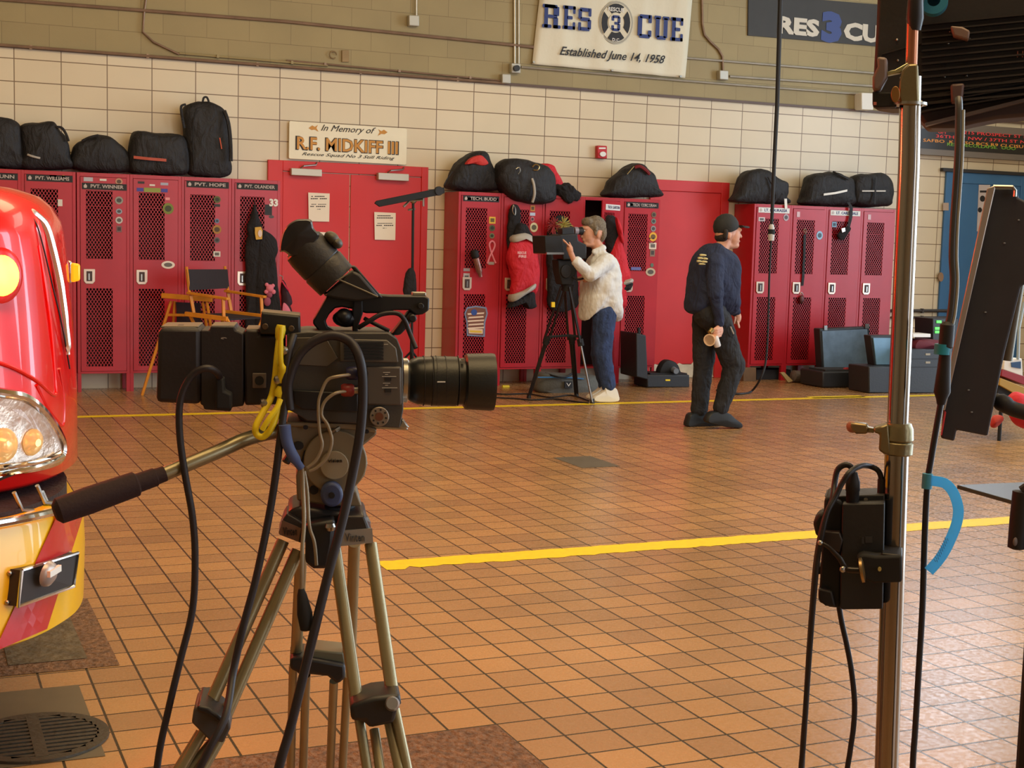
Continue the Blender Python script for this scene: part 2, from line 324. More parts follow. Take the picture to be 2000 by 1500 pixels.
bb=B(); bb.box((-6.2,-5.2,0),(3.5,-5,5.6)); bb.box((12.5,-5.2,0),(17.2,-5,5.6)); bb.box((3.5,-5.2,4.4),(12.5,-5,5.6)); bb.build('wall_front',wm,kind='structure')
B().box((-6.2,-5.2,5.6),(17.2,YW+.2,5.75)).build('ceiling',M('ceiling_paint',(205,196,172),.8),kind='structure')
# painted floor lines, worn edges
def stripe(name,Y,x0,x1,wd,seed,far=False):
    random.seed(seed); N=int((x1-x0)/.04); up=[];dn=[]
    for i in range(N+1):
        x=x0+(x1-x0)*i/N; j=.010 if not far else .006
        t=min(1,i/14) if not far else 1
        up.append(V((x,Y+wd/2+random.uniform(-j,j)*.5,.0015))); dn.append(V((x,Y-wd/2+random.uniform(-j,j)-(.0 if t==1 else (1-t)*random.uniform(-.04,.02)),.0015)))
    b=B(); vs=[p for q in zip(up,dn) for p in q]; b.add(vs,[[2*i,2*i+1,2*i+3,2*i+2] for i in range(N)])
    return b.build(name,yellow,kind='structure')
stripe('trim_2',11.43,-3,15,.115,3,True); stripe('trim_3',5.915,F(748,1108).x,9,.165,5)
stripe('trim_4',11.50,F(1590,778).x,F(1690,775).x,.15,9,True)
conc=M('rough_concrete',(116,84,58),.9,bump=1.0,bs=45,var=.45,vs=35); conc2=M('worn_concrete',(96,82,60),.85,bump=.7,bs=30,var=.35,vs=14); redt=M('dark_red_tile',(134,72,54),.42,var=.06,vs=4); greyt=M('grey_cover',(96,88,74),.45,var=.1)
def patch(name,x0,y0,x1,y1,m,z=.002):
    b=B(); b.add([(x0,y0,z),(x1,y0,z),(x1,y1,z),(x0,y1,z)],[[0,1,2,3]]); return b.build(name,m,kind='structure')
patch('floor_patch',-.9,4.79,.655,5.72,conc); patch('floor_patch',.30,4.90,.56,5.55,conc2,.004)
patch('floor_patch',.2,2.2,1.652,3.815,conc)
patch('floor_patch',-.6,3.95,.5,4.62,M('grey_tile_stain',(104,92,72),.5,var=.1),.0018)
a=F(1080,894);c=F(1212,911); patch('floor_patch',a.x,c.y,c.x,a.y,greyt,.0016)
g=lambda v,o:o+round((v-o)/.1587)*.1587
a=F(1275,962);c=F(1495,1022); patch('floor_patch',g(a.x,1.6545),g(c.y,3.8247),g(c.x,1.6545),g(a.y,3.8247),redt,.0014)
# floor drain
dc=F(72,1443); t=thing('floor_drain',(dc.x,dc.y,0),'round cast iron floor drain with slots, bottom left by the truck','drain')
dg=M('drain_iron',(78,72,62),.5,.4,bump=.2,var=.15); r=.205
b=B(); b.lathe((dc.x,dc.y,.0025),(dc.x,dc.y,.010),[(0,r),(1,r),(1,r-.035),(0,r-.035)],40); b.build('rim',dg,t)
b=B(); b.lathe((dc.x,dc.y,.002),(dc.x,dc.y,.003),[(0,r-.034),(1,r-.034)],36); b.build('sump',M('drain_hole',(12,11,10),.9),t)
b=B()
for i in range(-5,6):
    yy=i*.031; hw=math.sqrt(max(0,(r-.03)**2-yy*yy)); b.box((dc.x-hw,dc.y+yy-.009,.004),(dc.x+hw,dc.y+yy+.009,.010))
b.box((dc.x-.018,dc.y-r+.03,.004),(dc.x+.018,dc.y+r-.03,.0106)); b.build('grate',dg,t)
# ------------------------------------------------------------ doors in the wall
def papersheet(x0,y0,x1,y1,lab):
    t=thing('paper_notice',WP.pt((x0+x1)/2,y1,-.035),lab,'notice','paper notices on the double door')
    B().pp(WP,[(x0,y0),(x1,y0+2),(x1-1,y1+1),(x0+1,y1)],-.036,-.035).build('sheet',paper,t)
    if y1-y0<40: return
    b=B(); k=(x1-x0)
    for yy,a0,a1,h in ((.12,.15,.85,3),(.20,.12,.88,3),(.40,.15,.85,2),(.47,.1,.9,3),(.57,.4,.58,2)):
        y=y0+(y1-y0)*yy; n=9
        for i in range(n):
            if random.random()<.88: b.bp(WP,x0+k*(a0+(a1-a0)*i/n),y,x0+k*(a0+(a1-a0)*(i+.8)/n),y+h*.6,-.0375,-.036)
    b.build('printed_lines',ink,t)
d1=thing('door_1',(4.08,YW,0),'red steel double door with two closers under the memorial sign','door',kind='structure')
Z=lambda x,y,P=WP:P.pt(x,y).z
b=B(); X0,X1,Xa,Xm,Xb=3.252,4.911,3.40,4.086,4.84
b.box((X0,YW-.03,0),(Xa,YW-.0005,2.21)); b.box((Xb,YW-.03,0),(X1,YW-.0005,2.21)); b.box((Xa,YW-.03,2.11),(Xb,YW-.0005,2.21)); b.build('door_frame',dred,d1,bev=.004)
for a,c in ((Xa,Xm-.004),(Xm+.004,Xb)):
    B().box((a+.004,YW-.018,.02),(c,YW-.0008,2.102)).build('door_leaf',dred,d1,bev=.003)
for x0,y0 in ((569,328),(739,337)):
    b=B(); b.pp(WP,[(x0,y0),(x0+60,y0+3),(x0+60,y0+17),(x0,y0+14)],-.09,-.02); o=b.build('door_closer',M('closer_grey',(196,190,176),.45,.3),d1,bev=.006)
    B().tube(tp(WP,[(x0+18,y0,-.06),(x0+24,y0-4,-.1),(x0+48,y0-6,-.05),(x0+50,y0-10,-.035)]),.008).build('closer_arm',steel,o)
papersheet(602,376,644,432,'white printed notice taped on the left leaf of the red double door')
papersheet(731,414,773,468,'white printed notice taped on the right leaf of the red double door')
papersheet(612,452,639,472,'small white paper low on the left leaf, half hidden by the viewfinder')
pinkd=M('door_red_faded',(202,40,40),.45,var=.06,vs=2)
d2=thing('door_2',(7.95,YW,0),'single red door between the two locker banks, white paint at its foot','door',kind='structure')
X0,X1=7.50,8.51; b=B(); b.box((X0,YW-.03,0),(X0+.07,YW-.0005,2.20)); b.box((X1-.1,YW-.03,0),(X1,YW-.0005,2.20)); b.box((X0+.07,YW-.03,2.08),(X1-.1,YW-.0005,2.20)); b.build('door_frame',pinkd,d2,bev=.004)
B().box((X0+.07,YW-.012,.16),(X1-.1,YW-.0008,2.08)).build('door_leaf',pinkd,d2,bev=.003)
random.seed(4); pts=[(X0+.07+.77*i/20,YW-.0125,.17+random.uniform(-.03,.03)) for i in range(21)]
B().prism([V((X0+.07,YW-.0125,.01)),V((X1-.1,YW-.0125,.01))]+[V(q) for q in pts[::-1]],(0,-.002,0)).build('bare_kick_plate',M('bare_primer',(206,198,176),.7,var=.15,vs=12),d2)
blue=M('door_blue',(58,110,158),.45,var=.06,vs=3)
d3=thing('door_3',(12.2,YW,0),'blue steel door at the right end, under the scrolling sign','door',kind='structure')
X0,X1=11.57,12.85; b=B(); b.box((X0,YW-.03,0),(X0+.12,YW-.0005,2.46)); b.box((X1-.1,YW-.03,0),(X1,YW-.0005,2.46)); b.box((X0+.12,YW-.03,2.33),(X1-.1,YW-.0005,2.46)); b.build('door_frame',blue,d3,bev=.004)
B().box((X0+.12,YW-.018,.02),(X1-.1,YW-.0008,2.33)).build('door_leaf',blue,d3,bev=.003)
B().box((X0-.08,YW-.06,2.46),(X1+.05,YW-.0005,2.50)).build('drip_head',M('dark_steel',(60,60,62),.5,.5),d3)
b=B(); b.pp(WP,[(1892,348),(1940,346),(1940,355),(1892,357)],-.024,-.0185); o=b.build('door_sign',M('beige_sign',(205,186,176),.6),d3); T('STAFF ENTRANCE'[:5]+' '+'DOOR',WP,1897,355,1935,349,M('sign_red',(170,60,60),.6),o,d=-.025) if 0 else None
B().pp(WP,[(1842,396),(1853,396),(1853,411),(1842,411)],-.036,-.031).build('label_plate',M('tan_label',(178,158,140),.6),d3)
b=B(); b.pp(WP,[(1912,361),(1934,361),(1930,452),(1908,452)],-.024,-.0185); o=b.build('poster',M('pale_poster',(196,186,184),.6),d3)
b=B(); disc(b,WP,1919,388,5,6,-.026,-.0245); disc(b,WP,1914,410,4,5,-.026,-.0245); b.bp(WP,1914,372,1927,376,-.026,-.0245); b.build('poster_print',ink,o)
t=thing('wall_outlet',WP.pt(1838,545,-.02),'small tan outlet plate low on the blue door frame','outlet'); disc(B(),WP,1838,541,5,9,-.045,-.031).build('cover_plate',M('ochre_plate',(150,120,90),.5),t)
# ------------------------------------------------------------ conduits and boxes on the upper wall
def pipe(pts,r,lab,m=galv,d=-.03,g='steel conduits on the upper wall',straps=True):
    P=[WP.pt(x,y,d) for x,y in pts]; t=thing('conduit',P[0],lab,'conduit',g)
    B().tube(P,r,8).build('pipe',m,t,smooth=True)
    if straps and len(pts)==2 and (P[1]-P[0]).length>.8:
        n=int((P[1]-P[0]).length/1.1)+1
        for i in range(n):
            q=P[0].lerp(P[1],(i+.5)/n); B().box((q.x-.012,YW-.046-r*.3,q.z-r*1.35),(q.x+.012,YW-.0122,q.z+r*1.35)).build('strap',m,t)
rust=M('aged_conduit',(142,118,98),.45,.5,var=.2)
pipe([(-60,-6),(560,42),(1042,92)],.016,'long brownish conduit running from the top left corner to the white banner',rust)
pipe([(-60,83),(985,162)],.013,'thin brown conduit lying along the top edge of the tiles',rust,-.045)
pipe([(350,104),(640,128)],.011,'short painted raceway just above the tile edge, left',cmu)
pipe([(560,118),(985,158)],.009,'second thin pipe beside the tile edge, ending at the small grey box',rust,-.035)
pipe([(1018,131),(1340,158),(1684,184)],.013,'silver conduit running under the white banner to the white box')
pipe([(1340,113),(1540,129),(1760,147)],.013,'silver conduit coming out from behind the white banner on its right')
pipe([(1425,149),(1560,158),(1760,172)],.014,'silver conduit running right from the curved pipe box')
pipe([(1005,-8),(1005,126)],.013,'vertical pipe left of the white banner, the left one of a pair')
pipe([(1013,-8),(1013,126)],.010,'vertical pipe left of the white banner, the right one of a pair')
pipe([(813,-8),(813,30)],.009,'short vertical pipe above the small grey box, top centre')
pipe([(1371,-8),(1372,48),(1376,68),(1388,82),(1403,96),(1411,110),(1412,138)],.014,'curved painted pipe dropping down beside the white banner',rust)
pipe([(286,-8),(281,28),(279,62),(300,82),(350,106)],.010,'bent old pipe hanging from the long conduit, upper left',rust)
pipe([(1740,607),(1860,607)],.02,'dark horizontal pipe on the tiles left of the blue door',M('dark_pipe',(70,66,64),.5,.3),g=None); pipe([(1740,620),(1860,620)],.015,'lower dark horizontal pipe on the tiles left of the blue door',M('dark_pipe2',(84,78,74),.5,.3),g=None)
def jbox(x0,y0,x1,y1,dep,lab,m=galv,knob=False):
    t=thing('junction_box',WP.pt((x0+x1)/2,y1,-.02),lab,'electrical box')
    B().pp(WP,[(x0,y0),(x1,y0+1),(x1,y1),(x0,y1-1)],-.012-dep,-.0125).build('box',m,t,bev=.008)
    if knob: disc(B(),WP,(x0+x1)/2+2,(y0+y1)/2,6,6,-.045-dep,-.013-dep).build('knob',black,t)
boxm=M('box_grey',(186,184,172),.45,.3)
jbox(799,29,819,51,.07,'small grey junction box on the painted blocks, top centre',boxm); jbox(981,144,998,163,.07,'small grey junction box sitting on the tile edge left of the banner',boxm)
jbox(999,123,1017,143,.07,'grey junction box with a dark knob at the banner corner',boxm,True); jbox(1406,137,1423,156,.07,'grey junction box under the curved pipe',boxm)
jbox(1683,181,1706,215,.14,'white upright box on the tile edge beside the LED panel',white)
t=thing('alarm_bracket',WP.pt(675,118,-.01),'old rusty plate and ring left on the painted blocks','bracket'); ob=M('old_bracket',(148,124,86),.6,.3,var=.2)
B().bp(WP,668,98,682,121,-.03,-.0125).build('plate',ob,t,bev=.003)
c0=WP.pt(651,107,-.03); B().tube([c0+V((math.cos(k*.6)*.036,0,math.sin(k*.6)*.036)) for k in range(10)],.006,6).build('ring',ob,t)
t=thing('fire_alarm',WP.pt(1177,310,-.03),'small red fire alarm strobe on the cream tiles','alarm')
B().pp(WP,[(1167,284),(1186,285),(1186,310),(1167,309)],-.06,-.0005).build('housing',M('alarm_red',(190,26,36),.4),t,bev=.008)
disc(B(),WP,1178,301,6,5,-.075,-.06).build('strobe_lens',M('strobe',(240,240,236),.2),t,bev=.003); B().bp(WP,1170,288,1183,291,-.062,-.06).build('lettering_strip',white,t)
# ------------------------------------------------------------ signs
t=thing('memorial_sign',WP.pt(680,320,-.03),'cream memorial sign with gold lettering above the red double door','sign')
B().pp(WP,[(567,236),(792,251),(795,253),(794,320),(791,322),(566,310),(564,308),(565,238)],-.05,-.031).build('board',signcream,t,bev=.003)
b=B(); T('In Memory of',WP,627,259,734,243,ink,shear=.45,bold=0,d=-.053,b=b); b.build('script_lettering',ink,t); b=B(); T('Rescue Squad No 3 Still Riding',WP,590,305,771,297,ink,shear=.45,bold=0,d=-.053,b=b); b.build('script_lettering',ink,t)
T('R.F. MIDKIFF III',WP,577,293,779,265,ink,t,'letter_outline',bold=.045,d=-.0525); T('R.F. MIDKIFF III',WP,580,291.5,777,266.5,gold,t,'gold_lettering',bold=.022,d=-.0545)
for x,s_ in ((613,1),(747,-1)):
    b=B(); y=250+(x-613)*.062
    b.pp(WP,[(x-10*s_,y),(x-3*s_,y-5),(x+2*s_,y-2),(x+8*s_,y-6),(x+5*s_,y),(x+9*s_,y+7),(x+2*s_,y+3),(x-4*s_,y+4)],-.0535,-.0505); b.build('gold_emblem',gold,t)
# white banner
bn=thing('rescue_banner',WP.pt(1190,152,-.03),'white cloth banner with blue RESCUE letters and a round emblem','banner')
N=26; vs=[];bb=B()
A0,A1,A2,A3=WP.pt(1055,-40),WP.pt(1350,-20),WP.pt(1333,153),WP.pt(1036,126)
for j in range(N+1):
    for i in range(N+1):
        u,v=i/N,j/N; p=(A3*(1-u)+A2*u)*(1-v)+(A0*(1-u)+A1*u)*v
        vs.append(p+V((0,-.05+.012*math.sin(u*23+v*3)*(1-v*.6)+.006*math.sin(u*51+2),0)))
bb.add(vs,[[j*(N+1)+i,j*(N+1)+i+1,(j+1)*(N+1)+i+1,(j+1)*(N+1)+i] for j in range(N) for i in range(N)])
o=bb.build('cloth',M('banner_white',(226,220,196),.7,bump=.15,bs=12),bn,smooth=True); m=o.modifiers.new('s','SOLIDIFY'); m.thickness=.003
bd=-.074
bb=B(); 
GL={'R':[(0,0,5,2),(1,0,3,14),(0,12,7,14),(6,7.5,9,13),(3,6,8,8),(6,0,8.5,6.5),(6,0,10,2),(3,12,8,14)],'E':[(0,0,9,2),(1,0,3.6,14),(0,12,9,14),(3,6,7,8),(7.2,0,9,4.5),(7.2,9.5,9,14)],
'S':[(1.5,0,8,2.2),(0,0,2,5),(6.6,1.2,9,7),(1.5,6,8,8.2),(0,7.2,2.4,13),(1,11.8,7.5,14),(7,9,9,14)],'C':[(1.2,0,8,2.2),(0,1.2,2.8,12.8),(1.2,11.8,8,14),(6.8,1,9,4.8),(6.8,9.2,9,14)],
'U':[(0,12,4.4,14),(1,1.2,3.6,13),(2,0,8,2.2),(6.4,1.2,9,13),(5.6,12,10,14)],'3':[(1.2,0,8,2.4),(0,1,2.6,5),(6.2,1.2,9,6.6),(3,5.8,8,8.2),(6.2,7.4,9,12.8),(1.2,11.6,8,14),(0,9,2.6,13)]}
def slab(ch,xl,yb,xr,yt,b=bb,d=bd):
    g=GL[ch]; A=WP.pt(xl,yb,d); W_=(WP.pt(xr,yb,d)-A).x; H_=WP.pt(xl,yt,d).z-A.z
    for x0,z0,x1,z1 in g:
        k=.35; q=[(x0+k,z0),(x1-k,z0),(x1,z0+k),(x1,z1-k),(x1-k,z1),(x0+k,z1),(x0,z1-k),(x0,z0+k)]
        b.prism([A+V((x/10*W_,0,z/14*H_)) for x,z in q],(0,.002,0))
for ch,xl,yb,xr,yt in (('R',1059,53,1095,7),('E',1099,56,1126,10),('S',1129,59,1157,14)): slab(ch,xl,yb,xr,yt)
bb.build('blue_lettering',navy,bn); bb=B()
for ch,xl,yb,xr,yt in (('C',1245,73,1275,27),('U',1277,76,1306,30),('E',1309,79,1336,33)): slab(ch,xl,yb,xr,yt,bb)
bb.build('blue_lettering',navy,bn)
b=B(); disc(b,WP,1203,44,33,42,bd+.012,bd+.010,28); b.build('emblem_ring',M('emblem_grey',(170,166,150),.6),bn)
b=B(); disc(b,WP,1203,44,30,38,bd+.006,bd+.004,28); b.build('emblem_field',M('banner_cream',(220,212,186),.7),bn)
b=B()
for k in range(4):
    a0=math.pi/2*k; q=[]
    for i in range(7): th=a0-.62+1.24*i/6; q.append((1203+28*math.sin(th),44-37*math.cos(th)))
    for i in range(7): th=a0+.5-1.0*i/6; q.append((1203+16.5*math.sin(th),44-20*math.cos(th)))
    b.pp(WP,q,bd-.001,bd+.002)
b.build('emblem_cross',ink,bn)
b=B(); disc(b,WP,1203,43,14.5,17,bd-.002,bd+.001,24); b.build('emblem_centre',M('banner_cream2',(224,216,192),.7),bn)
b=B(); slab('3',1194,60,1213,29,b,bd-.006); b.build('emblem_number',navy,bn)
b=B(); T('RESCUE',WP,1188,21,1219,13,white,bold=.02,d=bd-.002,b=b); T('D.C.',WP,1196,80,1211,74,white,bold=.02,d=bd-.002,b=b); b.build('emblem_lettering',white,bn)
T('Established June 14, 1958',WP,1093,112,1299,90,ink,bn,'script_lettering',shear=.4,bold=.012,d=bd)
# tilt the script like the banner (text boxes are horizontal in the world)
b=B()
for x,y in ((1043,121),(1196,137),(1330,149)): disc(b,WP,x,y,2,2,bd-.001,bd+.03)
b.build('grommets',steel,bn)
t=thing('rescue_sign',WP.pt(1580,80,-.03),'dark sign reading RESCUE with a blue number three','sign')
B().pp(WP,[(1462,-12),(1464,-12),(1850,20),(1850,102),(1461,69)],-.03,-.0125).build('board',M('sign_black',(52,50,46),.6,var=.08),t)
T('RES',WP,1518,65,1600,30,M('letter_white',(214,208,192),.6),t,bold=.05,d=-.034); T('CUE',WP,1647,78,1745,42,M('letter_white2',(214,208,192),.6),t,bold=.05,d=-.034); T('3',WP,1603,82,1643,20,M('letter_blue',(44,64,130),.5),t,'number',bold=.07,d=-.034)
# scrolling sign
t=thing('message_sign',WP.pt(1900,300,-.05),'long black scrolling message sign with red, amber and green letters','sign')
A=WP.pt(1786,302); C_=WP.pt(1786,237); b=B(); b.box((A.x,YW-.10,A.z),(14.6,YW-.0005,C_.z)); b.build('cabinet',M('sign_frame_grey',(120,112,104),.5,.2),t)
A=WP.pt(1788,289,-.1); C_=WP.pt(1788,250,-.1); b=B(); b.box((A.x,YW-.104,A.z),(14.5,YW-.1005,C_.z)); b.build('display',M('display_black',(30,28,28),.3),t)
er=M('led_red',(200,50,50),.5,emit=.45); ea=M('led_amber',(200,130,50),.5,emit=.45); eg=M('led_green',(100,150,40),.5,emit=.4)
for s_,x0,yb,x1,yt,mm in (('GM',1832,260.5,1847,254.5,er),('/ 2215 PROSPECT ST NW',1866,260.5,2025,254.5,er),('36TH ST NW / 37TH ST NW',1828,268.5,2020,262.5,er),('SAFBO  K   CSO BC5 R9 CI CISU',1803,276.5,1999,270.5,ea),('RESCUECOLLAPSE.  OOO',1850,284.5,1984,278.5,eg)):
    T(s_,WP,x0,yb,x1,yt,mm,t,bold=.0,d=-.106)
# ------------------------------------------------------------ lockers
def locker(loc,label,wd=.466,dp=.30,ht=2.0,name_=None,platecol=None,stick=(),door=True,platey=.92,prot=[None],narrow=0,group='red steel lockers'):
    if prot[0] is None:
        t=thing('locker',(0,0,0),'x','locker'); W_,D_,H_=.466,.30,2.0
        b=B(); zb=.17
        b.box((0,.02,zb),(.004,D_,H_)); b.box((W_-.004,.02,zb),(W_,D_,H_)); b.box((.004,D_-.004,zb),(W_-.004,D_,H_)); b.box((.004,.02,H_-.004),(W_-.004,D_-.004,H_)); b.box((.004,.02,zb),(W_-.004,D_-.004,zb+.004)); b.box((.004,.05,1.7),(W_-.004,D_-.004,1.705))
        b.box((0,0,zb),(.028,.02,H_)); b.box((W_-.028,0,zb),(W_,.02,H_)); b.box((.028,0,H_-.035),(W_-.028,.02,H_)); b.box((.028,0,zb),(W_-.028,.02,zb+.02)); b.build('cabinet',lred,t,bev=.0015)
        b=B(); b.box((.006,.03,.176),(.009,.28,1.99)); b.box((W_-.009,.03,.176),(W_-.006,.28,1.99)); b.box((.009,.277,.176),(W_-.009,.28,1.99)); b.build('shade_lining',M('locker_inside_shade',(40,16,20),.8),t)  # dark sheets paint the shade inside the locker behind the vents
        for x in (0,W_-.032):
            for y in (0,D_-.03): B().box((x,y,0),(x+.032,y+.03,.17)).build('leg',lred,t)
        b=B(); x0,x1,z0,z1=.031,W_-.031,.193,H_-.038; a,c=.078,.312
        b.box((x0,-.006,z0),(a,.004,z1)); b.box((c,-.006,z0),(x1,.004,z1)); b.box((a,-.006,z0),(c,.004,.235)); b.box((a,-.006,.955),(c,.004,1.222)); b.box((a,-.006,1.84),(c,.004,z1))
        dr=b.build('door',lred,t)
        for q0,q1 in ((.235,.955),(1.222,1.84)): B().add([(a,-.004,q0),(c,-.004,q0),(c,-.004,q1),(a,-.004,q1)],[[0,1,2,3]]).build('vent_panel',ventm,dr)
        hp=B(); hp.prism([V((.055,-.007,1.13)),V((.155,-.007,1.13)),V((.155,-.007,1.02)),V((.135,-.007,.995)),V((.075,-.007,.995)),V((.055,-.007,1.02))],(0,-.008,0)); h=hp.build('handle',M('handle_chrome',(222,200,180),.3,.5),dr,bev=.003)
        hp=B(); hp.box((.08,-.0195,1.02),(.13,-.0152,1.11)); hp.build('handle_recess',M('handle_recess',(66,44,40),.5),dr); B().box((.095,-.025,1.03),(.108,-.0195,1.09)).build('latch',steel,dr)
        prot[0]=t; t.hide_render=False; first=True; root=t
    else:
        first=False; src=prot[0]; root=src.copy(); COL.objects.link(root)
        for ch in src.children:
            if ch.name.split('.')[0] not in('cabinet','leg','door','shade_lining'): continue
            if not door and ch.name.split('.')[0]=='door': continue
            c=ch.copy(); COL.objects.link(c); c.parent=root
            for gc in ch.children:
                e=gc.copy(); COL.objects.link(e); e.parent=c
    root.location=loc; root.scale=(wd/.466,dp/.30,ht/2.0); root['label']=label; root['group']=group; root['category']='locker'; root['_w']=tuple(loc)
    class LP: pass
    def part(b,nm,mat,par=root): # extra parts: local locker coordinates
        me=bpy.data.meshes.new(nm); me.from_pydata(b.v,[],b.f); me.materials.append(mat); o=bpy.data.objects.new(nm,me); COL.objects.link(o); o.parent=par; return o
    if name_:
        b=B(); z=1.905 if platey>.95 else 1.85; b.box((.045,-.0095,z),(.44,-.0065,z+.058)); pl=part(b,'name_plate',platecol or ink)
        vs,fs=textmesh(name_,.02,0,.004); xa=min(v.x for v in vs);xb=max(v.x for v in vs);ya=min(v.y for v in vs);yb=max(v.y for v in vs)
        b=B(); b.add([(.12+(v.x-xa)/(xb-xa)*.29,-.0105-v.z*.2,z+.014+(v.y-ya)/(yb-ya)*.032) for v in vs],fs); part(b,'name_lettering',navy if platecol else M('plate_letter',(190,176,170),.5) if 'plate_letter' not in bpy.data.materials else bpy.data.materials['plate_letter'],pl)
        b=B(); b.prism([V((.062,-.0097,z+.012)),V((.085,-.0097,z+.012)),V((.09,-.0097,z+.03)),V((.074,-.0097,z+.05)),V((.058,-.0097,z+.03))],(0,-.002,0)); part(b,'badge_mark',bpy.data.materials['plate_letter'] if 'plate_letter' in bpy.data.materials else white,pl)
    for kind,x,z,rx,rz,col in stick:
        nm='st_%d_%d_%d'%col; mm=bpy.data.materials.get(nm) or M(nm,col,.5); b=B()
        n=18 if kind=='o' else 4
        if kind in 'ob': pts=[V((x+rx*math.cos(2*math.pi*k/n+(0 if kind=='o' else math.pi/4))*(1 if kind=='o' else 1.41),-.0095,z+rz*math.sin(2*math.pi*k/n+(0 if kind=='o' else math.pi/4))*(1 if kind=='o' else 1.41))) for k in range(n)]
        b.prism(pts,(0,.002,0)); o=part(b,'sticker',mm)
        if rx>.02 and rz>.02:
            b=B(); q=[V((x+(c_.x-x)*.62,-.0105,z+(c_.z-z)*.55)) for c_ in pts]; b.prism(q,(0,.001,0)); k=tuple(max(0,int(v*.45)) for v in col); nm='st_%d_%d_%d'%k; part(b,'sticker_print',bpy.data.materials.get(nm) or M(nm,k,.5),o)
    return root
YL,YM=13.18,13.08
W1=(222,216,206);G1=(150,150,140);OL=(120,130,50);YG=(140,150,60)
L1=[(.493,'PVT. GUNN',[],'red locker at the far left, almost hidden behind the red bag and truck'),
 (.960,'PVT. WILLIAMS',[('b',.27,1.955,.03,.008,W1),('o',.36,1.955,.014,.014,(170,130,40)),('b',.33,1.72,.02,.03,W1)],'red locker partly hidden behind the fire truck, second from left'),
 (1.435,'PVT. WINNER',[('b',.10,1.94,.04,.018,(180,180,190)),('b',.23,1.94,.03,.009,W1),('o',.37,1.93,.032,.032,(190,140,110)),('o',.37,1.76,.036,.036,G1),('o',.37,1.66,.028,.025,(150,160,175)),('o',.37,1.58,.032,.032,(200,196,190)),('b',.37,1.50,.024,.03,(130,90,90))],'red locker right of the truck with a column of silver round stickers'),
 (1.903,None,[('b',.10,1.93,.03,.01,ink and (40,30,30)),('b',.20,1.91,.025,.008,W1),('b',.31,1.925,.035,.012,(170,170,190)),('b',.20,1.865,.075,.02,YG),('b',.09,1.865,.03,.016,(60,60,150)),('b',.31,1.865,.03,.016,(60,60,150)),('b',.34,1.79,.02,.012,(230,150,150)),('o',.345,1.70,.05,.052,(120,130,40)),('o',.345,1.18,.062,.036,(236,226,214))],'red locker with a green round sticker and a white oval sticker'),
 (2.371,'PVT. HOPE',[('o',.33,1.80,.033,.033,(90,90,30)),('b',.33,1.745,.028,.012,(40,30,30)),('o',.33,1.60,.022,.022,(110,130,160)),('o',.33,1.52,.042,.042,(170,120,40)),('o',.33,1.42,.028,.028,(100,90,90)),('b',.33,1.29,.033,.025,W1)],'red locker behind the director chairs with a gold badge sticker'),
 (2.840,'PVT. OLANDER',[('b',.35,1.72,.035,.05,(20,18,18)),('o',.38,1.655,.025,.015,(80,70,70))],'red locker beside the double door, 33 sticker and dark coat on it')]
for x,nm,st,lab in L1: locker((x,YL,0),lab,name_=nm,stick=st,platey=1 if nm and 'WINN' not in nm else .9)
sp=bpy.data.objects['locker']
LPn=Pl((0,YL,0)); T('33',LPn,526,403,543,388,white,bpy.data.objects['locker.005'],'sticker_number',bold=.05,d=-.0125).location=(0,0,0)
plc=(226,226,222)
PW=M('plate_white',plc,.5)
DG=(70,72,60)
L2=[(5.100,'TECH. BUDD',[('b',.10,1.93,.045,.013,(170,150,130)),('b',.20,1.93,.035,.013,(200,200,210)),('b',.36,1.93,.07,.013,(200,120,80)),('b',.37,1.72,.035,.035,(226,180,50)),('o',.37,1.64,.033,.033,(80,80,40)),('o',.37,1.56,.028,.028,(110,120,80)),('b',.37,1.277,.032,.015,(170,160,160)),('b',.10,1.206,.035,.015,(160,150,160)),('b',.10,1.12,.035,.05,(180,170,170))],'red locker with a pink ribbon sticker and a large eagle patch',1),
 (5.565,None,[('b',.35,1.857,.025,.03,(200,130,50)),('b',.35,1.796,.03,.016,(190,200,220)),('o',.35,1.745,.022,.026,(190,120,130)),('o',.37,1.66,.045,.05,(226,216,176)),('o',.37,1.53,.04,.042,(220,190,190))],'red locker behind the hanging red turnout jacket',1),
 (6.030,None,[],'red locker directly behind the broadcast cameraman\'s tripod',1),
 (6.490,None,[],'red locker with its door ajar behind the man in the white shirt',0),
 (6.950,'TECH. CORCORAN',[('b',.12,1.935,.055,.012,(40,30,30)),('b',.24,1.925,.03,.009,W1),('o',.32,1.935,.022,.02,(90,130,180)),('b',.40,1.935,.02,.022,(230,220,190)),('o',.385,1.837,.03,.032,(120,90,60)),('o',.385,1.766,.03,.03,(120,130,120)),('o',.385,1.686,.032,.032,(150,140,140)),('o',.385,1.598,.048,.05,(232,170,30)),('b',.385,1.50,.045,.035,(230,210,190)),('b',.385,1.425,.03,.04,(140,110,90)),('o',.385,1.29,.02,.022,(90,110,90)),('o',.37,1.216,.06,.045,(190,170,140)),('b',.19,1.25,.06,.016,(96,100,160))],'red locker with a yellow smiley sticker in a column of round stickers',1)]
for x,nm,st,lab,dr in L2: locker((x,YM,0),lab,.461,.40,1.965,nm,None,st,bool(dr),1)
src=bpy.data.objects['locker']; lk=bpy.data.objects['locker.009']
